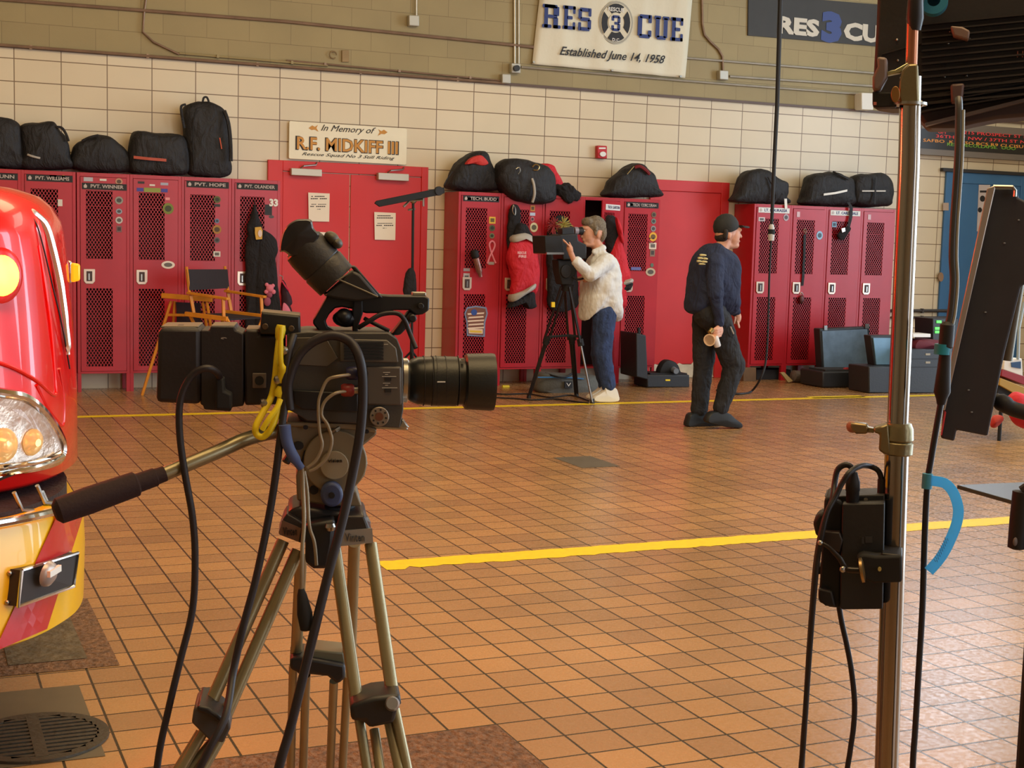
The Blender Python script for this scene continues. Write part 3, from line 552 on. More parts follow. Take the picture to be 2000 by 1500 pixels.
for ch in list(src.children):
    if ch.name.split('.')[0]=='door':
        c=ch.copy(); COL.objects.link(c); c.parent=lk; th=math.radians(30); p=V((.435,0,0)); c.rotation_euler=(0,0,th); c.location=p-Matrix.Rotation(th,3,'Z')@p
        for gc in ch.children: e=gc.copy(); COL.objects.link(e); e.parent=c
        b=B(); b.box((.10,-.0105,1.865),(.43,-.0075,1.925)); b.build('name_plate',PW,None).parent=c
        for o in list(c.children):
            if o.name.startswith('name_plate'): o.location=V((0,0,0)); o.data.transform(Matrix.Translation(V((.265,-.009,1.865))))
        vs,fs=textmesh('TECH. GARTON',.02,0,.004)
        b=B(); b.add([(.14+v.x*.038,-.0125,1.882+v.y*.04) for v in vs],fs); me=bpy.data.meshes.new('name_lettering'); me.from_pydata(b.v,[],b.f); me.materials.append(navy); o=bpy.data.objects.new('name_lettering',me); COL.objects.link(o); o.parent=c
ZM=1.965
L3=[(8.600,'LT. BOURASSA',[('b',.09,1.83,.04,.022,(210,200,200)),('o',.40,1.86,.035,.04,(180,160,170))],'red locker under the single bag, leftmost of the right bank',PW),
 (9.083,None,[('b',.09,1.90,.02,.03,(214,180,186)),('o',.38,1.67,.042,.05,(150,190,220))],'red locker with a pale blue round sticker and a dark strap',None),
 (9.566,'LT. CARDINALE',[('b',.10,1.80,.03,.03,(120,160,190))],'red locker under the white reflective striped bag',PW),
 (10.049,None,[('b',.10,1.90,.02,.03,(214,180,186))],'red locker at the right end of the right bank beside the chrome pole',None)]
for x,nm,st,lab,pc in L3: locker((x,YM,0),lab,.482,.40,1.965,nm,pc,st,True,1)
P2=Pl((0,YM,0)); PL=Pl((0,YL,0))
# eagle patch and ribbon on locker with ribbon
lk=bpy.data.objects['locker.006']; lk['_w']=tuple(lk.location)
def onlk(b,name,mat,root,P=P2):
    me=bpy.data.meshes.new(name); inv=Matrix.Diagonal((1/root.scale.x,1/root.scale.y,1/root.scale.z)).to_3x3()
    me.from_pydata([inv@(v-root.location) for v in b.v],[],b.f); me.materials.append(mat); bm=bmesh.new(); bm.from_mesh(me); bmesh.ops.recalc_face_normals(bm,faces=bm.faces); bm.to_mesh(me); bm.free()
    o=bpy.data.objects.new(name,me); COL.objects.link(o); o.parent=root; return o
def PM(n,c,**k): return bpy.data.materials.get(n) or M(n,c,.6,**k)
b=B(); b.pp(P2,[(912,600),(930,597),(950,600),(953,612),(948,630),(947,658),(912,656),(911,630),(907,612)],-.014,-.010); onlk(b,'patch_border',PM('patch_blue',(120,130,160)),lk)
b=B(); b.pp(P2,[(914,603),(930,600),(948,603),(950,613),(945,630),(944,655),(915,653),(914,630),(910,613)],-.017,-.0145); onlk(b,'patch_field',PM('patch_brown',(120,70,50)),lk)
b=B()
for k in range(5): b.pp(P2,[(913+k%2*3,612+k*7),(946-k%2*2,610+k*7),(945,613+k*7),(914,615+k*7)],-.018,-.0175)
b.pp(P2,[(915,642),(943,643),(943,652),(916,651)],-.019,-.0175); onlk(b,'patch_stripes',PM('patch_cream',(226,196,170)),lk)
b=B(); disc(b,P2,926,610,6,6,-.0195,-.018); onlk(b,'patch_stars',PM('patch_navy',(40,70,140)),lk)
b=B(); b.pp(P2,[(918,645),(941,646),(941,650),(918,649)],-.021,-.0195); onlk(b,'patch_lettering',PM('patch_gold',(220,180,50)),lk)
b=B(); b.tube(tp(P2,[(952,515,-.014),(957,500,-.014),(965,485,-.014),(966,476,-.014),(961,471,-.014),(956,476,-.014),(957,485,-.014),(962,500,-.014),(968,514,-.014)]),.010,6,4); onlk(b,'ribbon_sticker',PM('ribbon_pink',(236,140,160)),lk)
lk=bpy.data.objects['locker.010']
b=B(); disc(b,P2,1269.5,465.5,1.2,1.6,-.0145,-.0135); disc(b,P2,1276,465.5,1.2,1.6,-.0145,-.0135); b.tube(tp(P2,[(1266,470,-.014),(1269,474,-.014),(1273,475,-.014),(1277,474,-.014),(1280,470,-.014)]),.003,5,3); onlk(b,'smile_mark',ink,lk)
def clampz(b,z): b.v=[V((v.x,v.y,max(v.z,z))) for v in b.v]
# ------------------------------------------------------------ bags on the lockers
ZL=2.001
def bag(P,pts,d0,d1,z,label,name='gear_bag',m=nylon,disp=.035,e=3.2,g=None,dsc=.16):
    o0=P.pt(sum(p[0] for p in pts)/len(pts),max(p[1] for p in pts),(d0+d1)/2)
    t=thing(name,(o0.x,o0.y,z or o0.z),label,'bag' if 'bag' in name or 'pack' in name else name.replace('_',' ').split()[-1],g)
    b=B().pillow(P,pts,d0,d1,e); 
    if z: clampz(b,z+.012)
    o=b.build('shell',m,t,smooth=True,disp=disp,dsc=dsc); return t
G='black gear bags on top of the lockers'
t=bag(PL,[(-60,330),(-62,262),(-30,232),(5,230),(34,240),(43,268),(45,300),(43,329)],.02,.27,ZL,'dark bag at the far left on the lockers, glowing red beside the truck',g=G)
t=bag(PL,[(41,330),(42,300),(38,268),(42,245),(70,240),(98,236),(108,242),(116,254),(127,266),(136,287),(139,310),(139,332)],.01,.28,ZL,'squarish black bag on the lockers, second from left, with a side loop',g=G)
B().tube(tp(PL,[(111,248,.03),(121,250,.03),(129,262,.03),(134,276,.03)]),.012,6,4).build('strap',nylon,t); B().tube(tp(PL,[(54,302,.02),(62,305,.005),(78,309,.02)]),.01,6,3).build('zip_pull',refl,t)
t=bag(PL,[(142,332),(140,295),(148,280),(165,271),(190,263),(210,266),(230,279),(244,291),(250,305),(251,335)],.01,.28,ZL,'low rounded black bag on the lockers above the silver stickers',g=G)
B().tube(tp(PL,[(160,275,.02),(175,268,.0),(192,264,.0)]),.010,6,3).build('strap',nylon,t)
t=bag(PL,[(252,337),(250,300),(256,266),(266,256),(285,257),(310,262),(340,262),(360,268),(368,300),(366,336),(340,345),(315,344)],-.03,.27,ZL,'long black duffel with a faint orange stripe lying on the lockers',g=G)
B().ribbon(tp(PL,[(261,307,-.035),(290,310,-.045),(325,313,-.035)]),[V((0,0,.013))]*3,(0,.004,0)).build('stripe',M('orange_trim',(176,74,50),.6),t)
t=bag(PL,[(372,345),(366,310),(360,280),(357,240),(357,212),(368,204),(392,197),(412,199),(436,212),(444,235),(447,270),(449,310),(445,346)],.0,.24,ZL,'tall black backpack standing upright at the end of the left lockers','backpack',g=G)
B().tube(tp(PL,[(360,250,.02),(355,225,.0),(354,208,.0),(362,204,.02)]),.012,6,4).build('shoulder_strap',nylon,t); B().tube(tp(PL,[(396,199,.08),(398,191,.08),(404,190,.08),(408,199,.08)]),.010,6,3).build('top_loop',nylon,t)
B().tube(tp(PL,[(438,216,.0),(446,240,-.02),(450,275,-.02),(451,315,-.01)]),.018,6,4).build('shoulder_strap',nylon,t); B().tube(tp(PL,[(429,269,-.01),(433,291,-.01)]),.006,5).build('zip_pull',M('orange_trim2',(206,90,60),.6),t)
B().tube(tp(PL,[(385,210,.0),(378,240,-.02),(377,290,-.02),(380,335,-.01)]),.006,5,4).build('seam',matte,t)
t=bag(P2,[(876,371),(878,346),(887,323),(900,311),(914,301),(925,296),(942,296),(950,302),(954,316),(962,332),(970,346),(975,372)],.0,.32,ZM,'open black bag with red cloth showing, above the ribbon sticker locker',g=G)
B().pillow(P2,[(908,321),(918,309),(936,303),(946,309),(953,320),(940,324),(924,320)],-.03,.08,N=24,rings=3).build('red_cloth',M('red_cloth',(200,50,44),.7,bump=.5,bs=30),t,smooth=True)
B().tube(tp(P2,[(884,335,.02),(872,352,-.02),(868,362,-.02)]),.006,5,3).build('loose_strap',nylon,t)
t=bag(P2,[(978,374),(967,352),(967,332),(975,318),(988,311),(1005,309),(1030,314),(1050,320),(1068,330),(1079,348),(1083,368),(1080,388),(1068,397),(1045,400),(1015,397),(992,386)],-.16,.22,None,'bulging black duffel sagging over the locker front, vertical silver stripe',g=G)
B().tube(tp(P2,[(1039,349,-.15),(1043,362,-.175),(1044,380,-.175),(1040,395,-.15)]),.014,6,4).build('silver_stripe',refl,t)
B().tube(tp(P2,[(1040,326,-.14),(1046,321,-.15),(1053,325,-.15),(1050,332,-.15),(1042,332,-.14)]),.007,5,3).build('ring',brass,t); B().tube(tp(P2,[(1008,330,-.16),(1014,327,-.17),(1016,334,-.17),(1012,340,-.17)]),.005,5,3).build('clip',steel,t)
t=bag(P2,[(1050,345),(1048,325),(1062,319),(1078,323),(1084,336),(1092,350),(1097,362),(1090,372),(1060,372)],.13,.33,ZM,'bright red jacket bundled behind the big black duffel','jacket',jred,.02)
t=bag(P2,[(1086,380),(1086,364),(1098,358),(1110,361),(1122,370),(1129,380),(1126,389),(1116,394),(1108,399),(1098,393)],-.08,.16,None,'crumpled black garment hanging off the locker top right of the big duffel','garment',darkcloth,.06,dsc=.07)
t['category']='clothing'
t=bag(P2,[(1183,385),(1184,370),(1191,352),(1205,340),(1218,328),(1235,320),(1252,321),(1261,330),(1271,338),(1278,352),(1281,370),(1286,385)],.0,.32,ZM,'rounded black bag alone above the smiley sticker locker',g=G)
B().tube(tp(P2,[(1240,327,.0),(1250,325,-.02),(1262,333,-.02),(1268,340,.0)]),.018,6,4).build('red_lining',M('dark_red_lining',(120,24,30),.7),t); B().tube(tp(P2,[(1225,340,-.01),(1238,325,-.02)]),.005,5).build('zip_pull',brass,t)
t=bag(P2,[(1431,397),(1434,380),(1441,360),(1447,345),(1456,335),(1470,332),(1487,331),(1499,336),(1512,346),(1525,353),(1534,360),(1534,375),(1531,388),(1533,399)],.0,.32,ZM,'black bag with a white tag on the leftmost locker of the right bank',g=G)
B().pp(P2,[(1532,388),(1537,388),(1538,408),(1533,408)],-.02,-.015).build('luggage_tag',white,t); B().tube(tp(P2,[(1534,376,.0),(1535,389,-.017)]),.004,5).build('tag_cord',ink,t)
B().tube(tp(P2,[(1500,345,-.01),(1510,365,-.03),(1515,385,-.03),(1512,396,-.01)]),.010,6,3).build('side_strap',nylon,t)
t=bag(P2,[(1568,401),(1568,385),(1573,360),(1579,344),(1600,338),(1628,336),(1648,345),(1660,352),(1662,380),(1660,402)],.0,.32,ZM,'black bag with a bright white reflective stripe, right bank',g=G)
B().ribbon(tp(P2,[(1609,380,-.012),(1632,377,-.022),(1655,372,-.012)]),[V((0,0,.012))]*3,(0,.004,0)).build('reflective_stripe',white,t)
B().tube(tp(P2,[(1627,335,.05),(1640,342,.0),(1656,350,.0)]),.012,6,3).build('grab_handle',nylon,t)
t=bag(P2,[(1664,402),(1661,378),(1664,346),(1680,341),(1700,339),(1716,338),(1728,345),(1736,357),(1738,375),(1735,393),(1728,403)],.0,.32,ZM,'black bag with grey stripes at the right end, touching the striped bag',g=G)
B().ribbon(tp(P2,[(1684,373,-.012),(1708,373,-.02),(1730,373,-.012)]),[V((0,0,.009))]*3,(0,.004,0)).build('grey_stripe',refl,t); B().ribbon(tp(P2,[(1712,345,-.008),(1710,370,-.024),(1709,398,-.012)]),[P2.e1*.012]*3,(0,.004,0)).build('buckle_strap',nylon,t)
t=thing('gloves',P2.pt(1648,470,-.05),'black gloves dangling on a strap from the striped bag','gloves')
B().ribbon(tp(P2,[(1657,395,-.03),(1663,405,-.04),(1662,425,-.04),(1657,445,-.04)]),[P2.e1*.02]*4,(0,.006,0)).build('strap',nylon,t); B().pillow(P2,[(1655,442),(1662,446),(1656,455),(1650,466),(1641,468),(1636,458),(1642,450)],-.08,-.02,N=24,rings=3).build('glove',darkcloth,t,smooth=True,disp=.02,dsc=.05)
B().pp(P2,[(1643,446),(1651,444),(1652,452),(1645,455)],-.09,-.08).build('buckle',steel,t,bev=.004)
# ------------------------------------------------------------ coats on the locker doors
t=thing('coat',PL.pt(512,650,-.08),'long dark coat with a yellow shoulder patch hanging on the locker by the double door','coat')
b=B(); b.pillow(PL,[(497,398),(503,420),(509,436),(514,447),(517,470),(520,520),(524,575),(530,650),(480,652),(482,600),(479,540),(478,490),(484,460),(482,445),(489,425)],-.12,-.02,2.4)
b.pillow(PL,[(512,449),(526,456),(538,468),(543,482),(538,505),(541,545),(548,600),(554,652),(500,652),(497,560),(502,480)],-.15,-.02,2.2); b.pillow(PL,[(488,480),(512,470),(520,500),(520,650),(488,650)],-.09,-.02); b.build('coat_cloth',darkcloth,t,smooth=True,disp=.03,dsc=.12)
B().pp(PL,[(498,444),(510,443),(513,450),(512,467),(500,468),(498,455)],-.15,-.145).build('shoulder_patch',M('patch_yellow',(206,160,60),.6),t); b=B(); disc(b,PL,508,456,4,7,-.155,-.151); b.build('patch_emblem',PM('patch_white',(220,200,190)),t)
B().tube(tp(PL,[(497,392,-.02),(498,400,-.05)]),.006,5).build('hanging_loop',matte,t)
t=thing('plush_bear',PL.pt(524,600,-.17),'small pink plush toy hanging on the dark coat','toy')
b=B(); 
for x,y,r in ((527,563,8),(521,556,4),(533,558,4),(520,570,4.5),(534,570,5)): b.ell(PL.pt(x,y,-.17),r*.0047,r*.0035,r*.0047,PL)
b.build('head',pink,t,smooth=True); b=B(); b.ell(PL.pt(526,576,-.17),.03,.022,.03,PL); b.ell(PL.pt(522,589,-.17),.035,.02,.045,PL); b.build('body',M('plush_dark',(150,70,92),.8),t,smooth=True)
t=thing('dangling_bag',V((3.34,13.27,1.0)),'pink and black bag hanging on the locker side by the double door','bag')
b=B(); PD=Pl((0,13.30,0)); b.pillow(PD,[(550,548),(558,556),(566,575),(571,592),(566,600),(572,618),(556,620),(550,600)],-.05,.05,N=26,rings=3); b.build('shell',M('bag_dark',(50,24,34),.8),t,smooth=True,disp=.02,dsc=.05); B().pillow(PD,[(553,592),(564,600),(570,620),(553,620)],-.07,-.04,N=18,rings=2).build('pink_flap',pink,t,smooth=True)
B().tube(tp(PD,[(551,549,-.05),(558,560,-.07),(564,568,-.05)]),.008,5,3).build('pink_trim',M('trim_pink',(210,40,80),.6),t)
q=PD.pt(552,552,0); B().tube([q,V((q.x,q.y,q.z+.06)),V((3.303,13.30,q.z+.09))],.006,6).build('hanging_hook',steel,t)
t=thing('turnout_jacket',P2.pt(1020,603,-.1),'red turnout jacket with silver bands hanging on the second locker of the middle bank','jacket')
b=B(); b.pillow(P2,[(1000,470),(1020,464),(1040,474),(1048,492),(1053,525),(1051,560),(1044,575),(1020,572),(998,583),(999,555),(995,530),(990,505),(993,485)],-.20,-.03,2.4); b.build('red_body',jred,t,smooth=True,disp=.03,dsc=.12)
b=B(); b.pillow(P2,[(1012,436),(1026,438),(1034,452),(1040,462),(1020,458),(1001,468),(1004,452)],-.17,-.03,2.6); b.build('black_shoulders',darkcloth,t,smooth=True,disp=.02,dsc=.1)
b=B(); b.pillow(P2,[(998,462),(1018,454),(1036,460),(1046,477),(1036,473),(1018,466),(1000,474)],-.20,-.03,3); b.build('upper_silver_band',refl,t,smooth=True)
b=B(); b.pillow(P2,[(996,576),(1020,566),(1042,552),(1043,562),(1022,576),(998,590)],-.215,-.03,3); b.build('lower_silver_band',refl,t,smooth=True)
b=B(); b.pillow(P2,[(998,586),(1022,576),(1040,566),(1045,590),(1047,600),(1032,604),(1022,592),(1005,594),(990,602)],-.18,-.03,3); b.build('black_hem',darkcloth,t,smooth=True,disp=.02,dsc=.1)
b=B(); T('RESCUE',P2,1011,496,1028,491,white,bold=.03,d=-.235,b=b); T('FIRE',P2,1013,503,1028,498,white,bold=.03,d=-.235,b=b); b.build('back_lettering',M('print_pink',(236,190,190),.6),t)
t=thing('hanging_garment',P2.pt(1005,470,-.06),'black clothing and carabiners hanging left of the red turnout jacket','clothing')
B().pillow(P2,[(998,402),(1012,402),(1016,425),(1014,450),(1004,465),(996,500),(991,470),(992,440)],-.10,-.02,N=30,rings=4).build('cloth',darkcloth,t,smooth=True,disp=.03,dsc=.08)
b=B(); b.tube(tp(P2,[(1003,400,-.11),(1007,408,-.11),(1006,420,-.11),(1001,412,-.11),(1003,400,-.11)]),.005,5,3); b.build('carabiner',steel,t)
t=thing('hoodie',P2.pt(1095,600,-.08),'dark hooded garment hanging on the locker behind the broadcast camera','clothing')
B().pillow(P2,[(1080,428),(1095,420),(1108,428),(1118,450),(1122,500),(1128,560),(1126,602),(1075,605),(1070,560),(1068,500),(1070,455)],-.14,-.02,2.6).build('cloth',darkcloth,t,smooth=True,disp=.03,dsc=.12)
for nm,x,c,lab in (('red_pompom',1082,(150,40,40),'fuzzy dark red streamer bundle above the broadcast camera'),('yellow_pompom',1100,(176,164,84),'fuzzy yellow streamer bundle above the broadcast camera')):
    random.seed(int(x)); b=B(); c0=P2.pt(x,440,-.2)
    for k in range(60):
        dv=V((random.gauss(0,1),random.gauss(0,.6),random.gauss(0,1))).normalized(); b.tube([c0,c0+dv*.05,c0+dv*random.uniform(.07,.11)+V((0,0,-.012))],.0035,4)
    b.build('pompom',M(nm,c,.7),label=lab,cat='pompom')
t=thing('turnout_jacket',P2.pt(1215,600,-.1),'red and black jacket hanging behind the man in the white shirt','jacket')
b=B(); b.pillow(P2,[(1180,425),(1195,420),(1206,430),(1213,450),(1215,462),(1205,480),(1190,500),(1178,460)],-.28,-.10,2.6); b.build('black_shoulders',darkcloth,t,smooth=True,disp=.02,dsc=.1)
b=B(); b.pillow(P2,[(1196,450),(1206,442),(1212,470),(1222,505),(1230,548),(1214,556),(1208,560),(1212,598),(1222,598),(1195,600),(1190,500)],-.30,-.12,2.6); b.build('red_body',jred,t,smooth=True,disp=.02,dsc=.1)
b=B(); b.pillow(P2,[(1203,424),(1212,440),(1217,470),(1214,474),(1207,450)],-.36,-.28,N=24,rings=3); b.build('red_sleeve',jred,t,smooth=True)
b=B(); b.pillow(P2,[(1209,549),(1229,543),(1231,551),(1210,558)],-.32,-.11,N=24,rings=3); b.build('silver_cuff',refl,t,smooth=True); b=B(); b.pillow(P2,[(1210,558),(1231,551),(1230,560),(1222,568),(1209,568)],-.31,-.12,N=24,rings=3); b.build('black_cuff',darkcloth,t,smooth=True)
t=thing('drink_can',P2.pt(933,542,-.06),'black and silver flashlight-like bottle strapped to the ribbon sticker locker','bottle'); b=B(); b.lathe(P2.pt(929,503,-.06),P2.pt(939,541,-.06),[(0,.02),(.05,.034),(.7,.034),(.8,.022),(1,.018)],14); b.build('bottle_body',M('bottle_silver',(150,110,100),.35,.6,var=.3,vs=40),t,smooth=True)
B().lathe(P2.pt(926,488,-.05),P2.pt(929,504,-.06),[(0,.02),(.2,.04),(.8,.04),(1,.03)],12).build('bottle_cap',matte,t,smooth=True)
t=thing('hanging_strap',P2.pt(1570,555,-.03),'dark strap hanging down the locker vent with a carabiner','strap'); B().ribbon(tp(P2,[(1572,458,-.02),(1571,500,-.025),(1569,540,-.025),(1567,558,-.02)]),[P2.e1*.016]*4,(0,.005,0)).build('webbing',nylon,t); b=B(); b.tube(tp(P2,[(1572,455,-.02),(1570,450,-.02),(1573,447,-.02),(1575,452,-.02),(1573,457,-.02)]),.005,5,3); b.build('carabiner',steel,t)
t=thing('padlock',P2.pt(1566,595,-.03),'small dark padlock hanging under the strap','padlock'); b=B(); b.ell(P2.pt(1566,585,-.03),.032,.018,.05,P2); b.build('lock_body',M('lock_dark',(90,50,50),.4,.5),t,smooth=True); B().tube(tp(P2,[(1563,576,-.03),(1565,571,-.03),(1569,576,-.03)]),.005,5,3).build('shackle',steel,t)
# ------------------------------------------------------------ director chairs
K=Pl((0,12.35,0)); wd_=wood
def bar(P,a,b_,w0,h0,name,mat,par):  # square timber between two (x,y,d)
    A=P.pt(*a);Bq=P.pt(*b_); t=(Bq-A).normalized(); up=V((0,0,1)) if abs(t.z)<.8 else P.e1; s_=t.cross(up).normalized(); u=s_.cross(t)
    q=[A+s_*w0/2+u*h0/2,A-s_*w0/2+u*h0/2,A-s_*w0/2-u*h0/2,A+s_*w0/2-u*h0/2]
    return B().prism(q,Bq-A).build(name,mat,par,bev=.004)
B1,B2,F1,F2=(370,574,0),(443,570,.35),(443,583,-.3),(515,579,.05)
fl=K.pt(440,577,0); t=thing('director_chair',(fl.x,fl.y,0),'wooden director chair with a black canvas back facing right, before the lockers','chair','director chairs')
bar(K,(367,572,.01),(446,584,-.31),.05,.022,'armrest',wd_,t); bar(K,(440,568,.36),(518,580,.04),.05,.022,'armrest',wd_,t)
bar(K,(362,613,0),(444,623,-.31),.03,.04,'side_rail',wd_,t); bar(K,(436,609,.35),(515,618,.04),.03,.04,'side_rail',wd_,t)
for a,c in (((372,576,0),(379,614,0)),((436,584,-.28),(437,620,-.28)),((445,571,.35),(452,611,.33)),((510,580,.06),(512,617,.06))): bar(K,a,c,.028,.028,'arm_post',wd_,t)
def ft(p,q,dz=0): return p
for a,c,s_ in ((B1,B2,1),(F1,F2,1)):
    A=K.pt(a[0],a[1]+40,a[2]); C_=K.pt(c[0],c[1]+40,c[2])
    for p,q in ((A,C_),(C_,A)):
        q0=V((q.x,q.y,.045)); b=B(); b.tube([p,q0],.016,6); b.build('cross_leg',wd_,t)
for a,c in ((B1,F1),(B2,F2)):
    A=K.pt(*a);C_=K.pt(*c); A.z=C_.z=.02; b=B(); b.prism([A+V((-.015,-.015,-.018)),A+V((.015,.015,-.018)),A+V((.015,.015,.022)),A+V((-.015,-.015,.022))],C_-A); b.build('foot_rail',wd_,t)
b=B(); A=K.pt(364,521,0);C_=K.pt(370,575,0);D_=K.pt(439,520,.35);E_=K.pt(445,570,.35)
b.tube([A,C_],.013,6); b.build('back_post',wd_,t); B().tube([D_,E_],.013,6).build('back_post',wd_,t)
q=[K.pt(364,526,-.015),K.pt(441,526,.335),K.pt(445,563,.335),K.pt(370,567,-.015)]; B().prism(q,(.02,.02,0)).build('back_canvas',M('chair_canvas',(40,34,38),.85,bump=.2),t,bev=.004)
q=[K.pt(366,614,.0),K.pt(440,611,.33),K.pt(513,619,.06),K.pt(441,624,-.28)]; B().prism(q,(0,0,-.012)).build('seat_canvas',M('seat_canvas',(34,30,34),.85),t)
K2=Pl((0,12.9,0)); A=K2.pt(375,600,0); t=thing('director_chair',(A.x,A.y,0),'second wooden director chair without a back, standing behind the first one','chair','director chairs')
bar(K2,(316,577,.0),(415,585,-.15),.07,.045,'top_rail',wd_,t)
for a,c in (((334,588,0),(318,640,-.02)),((341,588,.05),(338,640,.05)),((396,590,-.1),(404,640,-.08)),((404,590,-.14),(412,640,-.14))):
    A=K2.pt(*a);C_=K2.pt(*c); dr=(C_-A); C2=A+dr*((A.z-.0)/(A.z-C_.z)); B().tube([A,C2],.014,6).build('leg',wd_,t)
bar(K2,(326,615,0),(405,616,-.1),.02,.025,'stretcher',wd_,t)
B().pp(K2,[(344,590),(392,592),(394,650),(346,648)],.02,.03).build('slung_canvas',M('slung_canvas',(44,26,32),.85),t)
# ------------------------------------------------------------ cases and clutter on the floor
def FP(x,y): return Pl((0,F(x,y).y,0))
P=FP(1100,768); t=thing('soft_case',F(1105,768),'long grey canvas case with blue piping lying under the middle lockers','case')
B().pillow(P,[(1047,764),(1047,735),(1056,727),(1100,729),(1155,732),(1163,745),(1163,770),(1100,770)],.0,.30,4).build('shell',greycase,t,smooth=True); b=B().tube(tp(P,[(1050,737,-.0),(1080,737,-.004),(1115,738,-.004),(1140,740,.0)]),.007,6); b.build('blue_piping',M('piping_blue',(60,120,170),.5),t); B().tube(tp(P,[(1065,729,.1),(1085,735,-.02),(1105,736,-.02),(1118,729,.05)]),.010,6,4).build('carry_handle',rubber,t)
b=B(); b.pp(P,[(1103,745),(1118,745),(1118,758),(1103,758)],-.012,.0); b.build('tag',ink,t); T('V',P,1106,755,1115,748,white,t,'tag_mark',d=-.014)
P=FP(1300,757); t=thing('equipment_case',F(1300,757),'open black case with camera gear below the faded red door','case')
B().bp(P,1264,732,1347,757,0,.30).build('base',caseblk,t,bev=.012); B().bp(P,1300,741,1309,744,-.004,0).build('latch_label',yellow,t); B().bp(P,1270,729,1342,733,.03,.27).build('rim',matte,t)
b=B(); b.prism([P.pt(1266,742,0),P.pt(1243,736,.0),P.pt(1243,650,.0),P.pt(1262,655,0)],(0,.36,0)); b.build('lid',caseblk,t,bev=.01); b=B(); b.bp(P,1247,640,1251,652,.03,.06); b.bp(P,1247,640,1251,652,.24,.27); b.build('lid_latches',matte,t)
b=B().pillow(P,[(1285,732),(1288,712),(1300,702),(1318,708),(1325,722),(1325,733)],.05,.2,N=24,rings=3); b.build('camera_gear',matte,t,smooth=True); B().lathe(P.pt(1315,722,.06),P.pt(1321,725,-.02),[(0,.035),(1,.03)],14).build('lens_end',M('grey_glass',(120,130,140),.2),t)
P=FP(1655,757); t=thing('equipment_case',F(1655,757),'large open black case with a grey blue lid before the right lockers','case')
b=B().bp(P,1607,726,1704,757,0,.42); b.build('base',caseblk,t,bev=.015); B().pp(P,[(1601,642),(1698,638),(1704,724),(1606,728)],.34,.46).build('lid',caseblk,t,bev=.012); B().pp(P,[(1606,647),(1694,643),(1699,718),(1610,722)],.325,.34).build('lid_lining',bluefoam,t)
b=B(); b.bp(P,1686,735,1696,739,-.005,0); b.build('yellow_tag',yellow,t); b=B(); disc(b,P,1658,722,6,4,.05,.1); b.build('red_reel',M('reel_red',(170,50,50),.5),t); b=B(); b.bp(P,1610,636,1616,645,.33,.36); b.bp(P,1690,633,1698,642,.33,.36); b.build('lid_latches',steel,t); b=B().bp(P,1612,722,1700,728,.03,.33); b.build('foam_insert',M('foam_dark',(48,50,54),.9,bump=.4,bs=40),t)
P=FP(1722,768); t=thing('equipment_case',F(1722,768),'smaller open case with a pale blue lined lid beside the chrome pole','case')
B().bp(P,1697,716,1758,768,0,.35).build('base',caseblk,t,bev=.012); B().pp(P,[(1700,655),(1764,655),(1760,714),(1708,714)],.18,.30).build('lid',caseblk,t,bev=.01); B().pp(P,[(1706,660),(1758,660),(1755,712),(1712,712)],.165,.18).build('lid_lining',M('lining_blue',(110,150,180),.5,var=.15),t)
P=FP(1812,768); t=thing('rolling_case',F(1812,768),'black equipment trunk with two label strips behind the chrome pole','case')
B().bp(P,1772,682,1842,768,0,.5).build('body',caseblk,t,bev=.01); b=B(); b.bp(P,1808,690,1817,694,-.004,0); b.bp(P,1808,706,1817,710,-.004,0); b.build('label_strip',M('strip_beige',(150,140,120),.6),t); b=B(); b.bp(P,1773,700,1841,702,-.003,0); b.bp(P,1773,716,1841,718,-.003,0); b.build('seam',ink,t)
t=thing('tool_bag',P.pt(1805,681,.1),'dark red flat bag with a white top on the black trunk','bag'); B().pillow(P,[(1776,681),(1778,664),(1800,662),(1823,664),(1828,681)],.02,.4,5,N=24,rings=3).build('shell',M('maroon_bag',(100,30,44),.7),t,smooth=True); B().bp(P,1783,652,1818,659,.1,.3).build('white_tray',white,t,bev=.005)
P2b=FP(1845,765); t=thing('battery_charger',P2b.pt(1846,681,.3),'black electronics rack with green lamps behind the cable','charger'); B().bp(P2b,1822,622,1872,764,.25,.55).build('body',caseblk,t,bev=.008)
b=B()
for x,y in ((1830,626),(1853,626),(1827,639),(1855,632),(1827,646),(1850,640)): b.bp(P2b,x,y,x+9,y+5,.24,.25)
b.build('green_lamps',lime,t)
P=FP(1575,748); t=thing('sandbag_roll',F(1575,746),'grey brown rolled bag with a tan strap lying under the right lockers','bag'); t['category']='bag'
b=B(); b.lathe(P.pt(1546,734,.06),P.pt(1597,740,.06),[(0,.03),(.06,.065),(.85,.075),(.97,.05),(1,.03)],16); b.build('roll',M('roll_brown',(96,84,74),.8,var=.15,bump=.3),t,smooth=True); B().pp(P,[(1525,728),(1532,727),(1549,744),(1540,747)],.02,.05).build('tan_strap',M('tan_strap',(166,140,90),.7),t)
P=FP(1510,742); t=thing('storage_box',F(1510,742),'low dark box tucked under the right bank of lockers','box'); B().bp(P,1478,722,1545,742,.05,.30).build('body',M('box_darkblue',(36,38,46),.7),t,bev=.006)
P=FP(1465,745); t=thing('wood_block',F(1465,745),'worn wooden block by the foot of the right lockers','block'); B().bp(P,1452,718,1477,745,.02,.10).build('block',M('old_wood',(110,84,60),.8,var=.2),t,bev=.004)
for x,lab in ((1216,'white shoe under the middle lockers, the left one of a pair'),(1240,'white shoe under the middle lockers, the right one of a pair')):
    P=FP(x,738); o=B().pillow(P,[(x-9,738),(x-9,724),(x+8,724),(x+9,738)],.0,.10,4,N=20,rings=3).build('spare_shoe',sneak,smooth=True,label=lab,cat='shoe',group='spare shoes under the lockers')
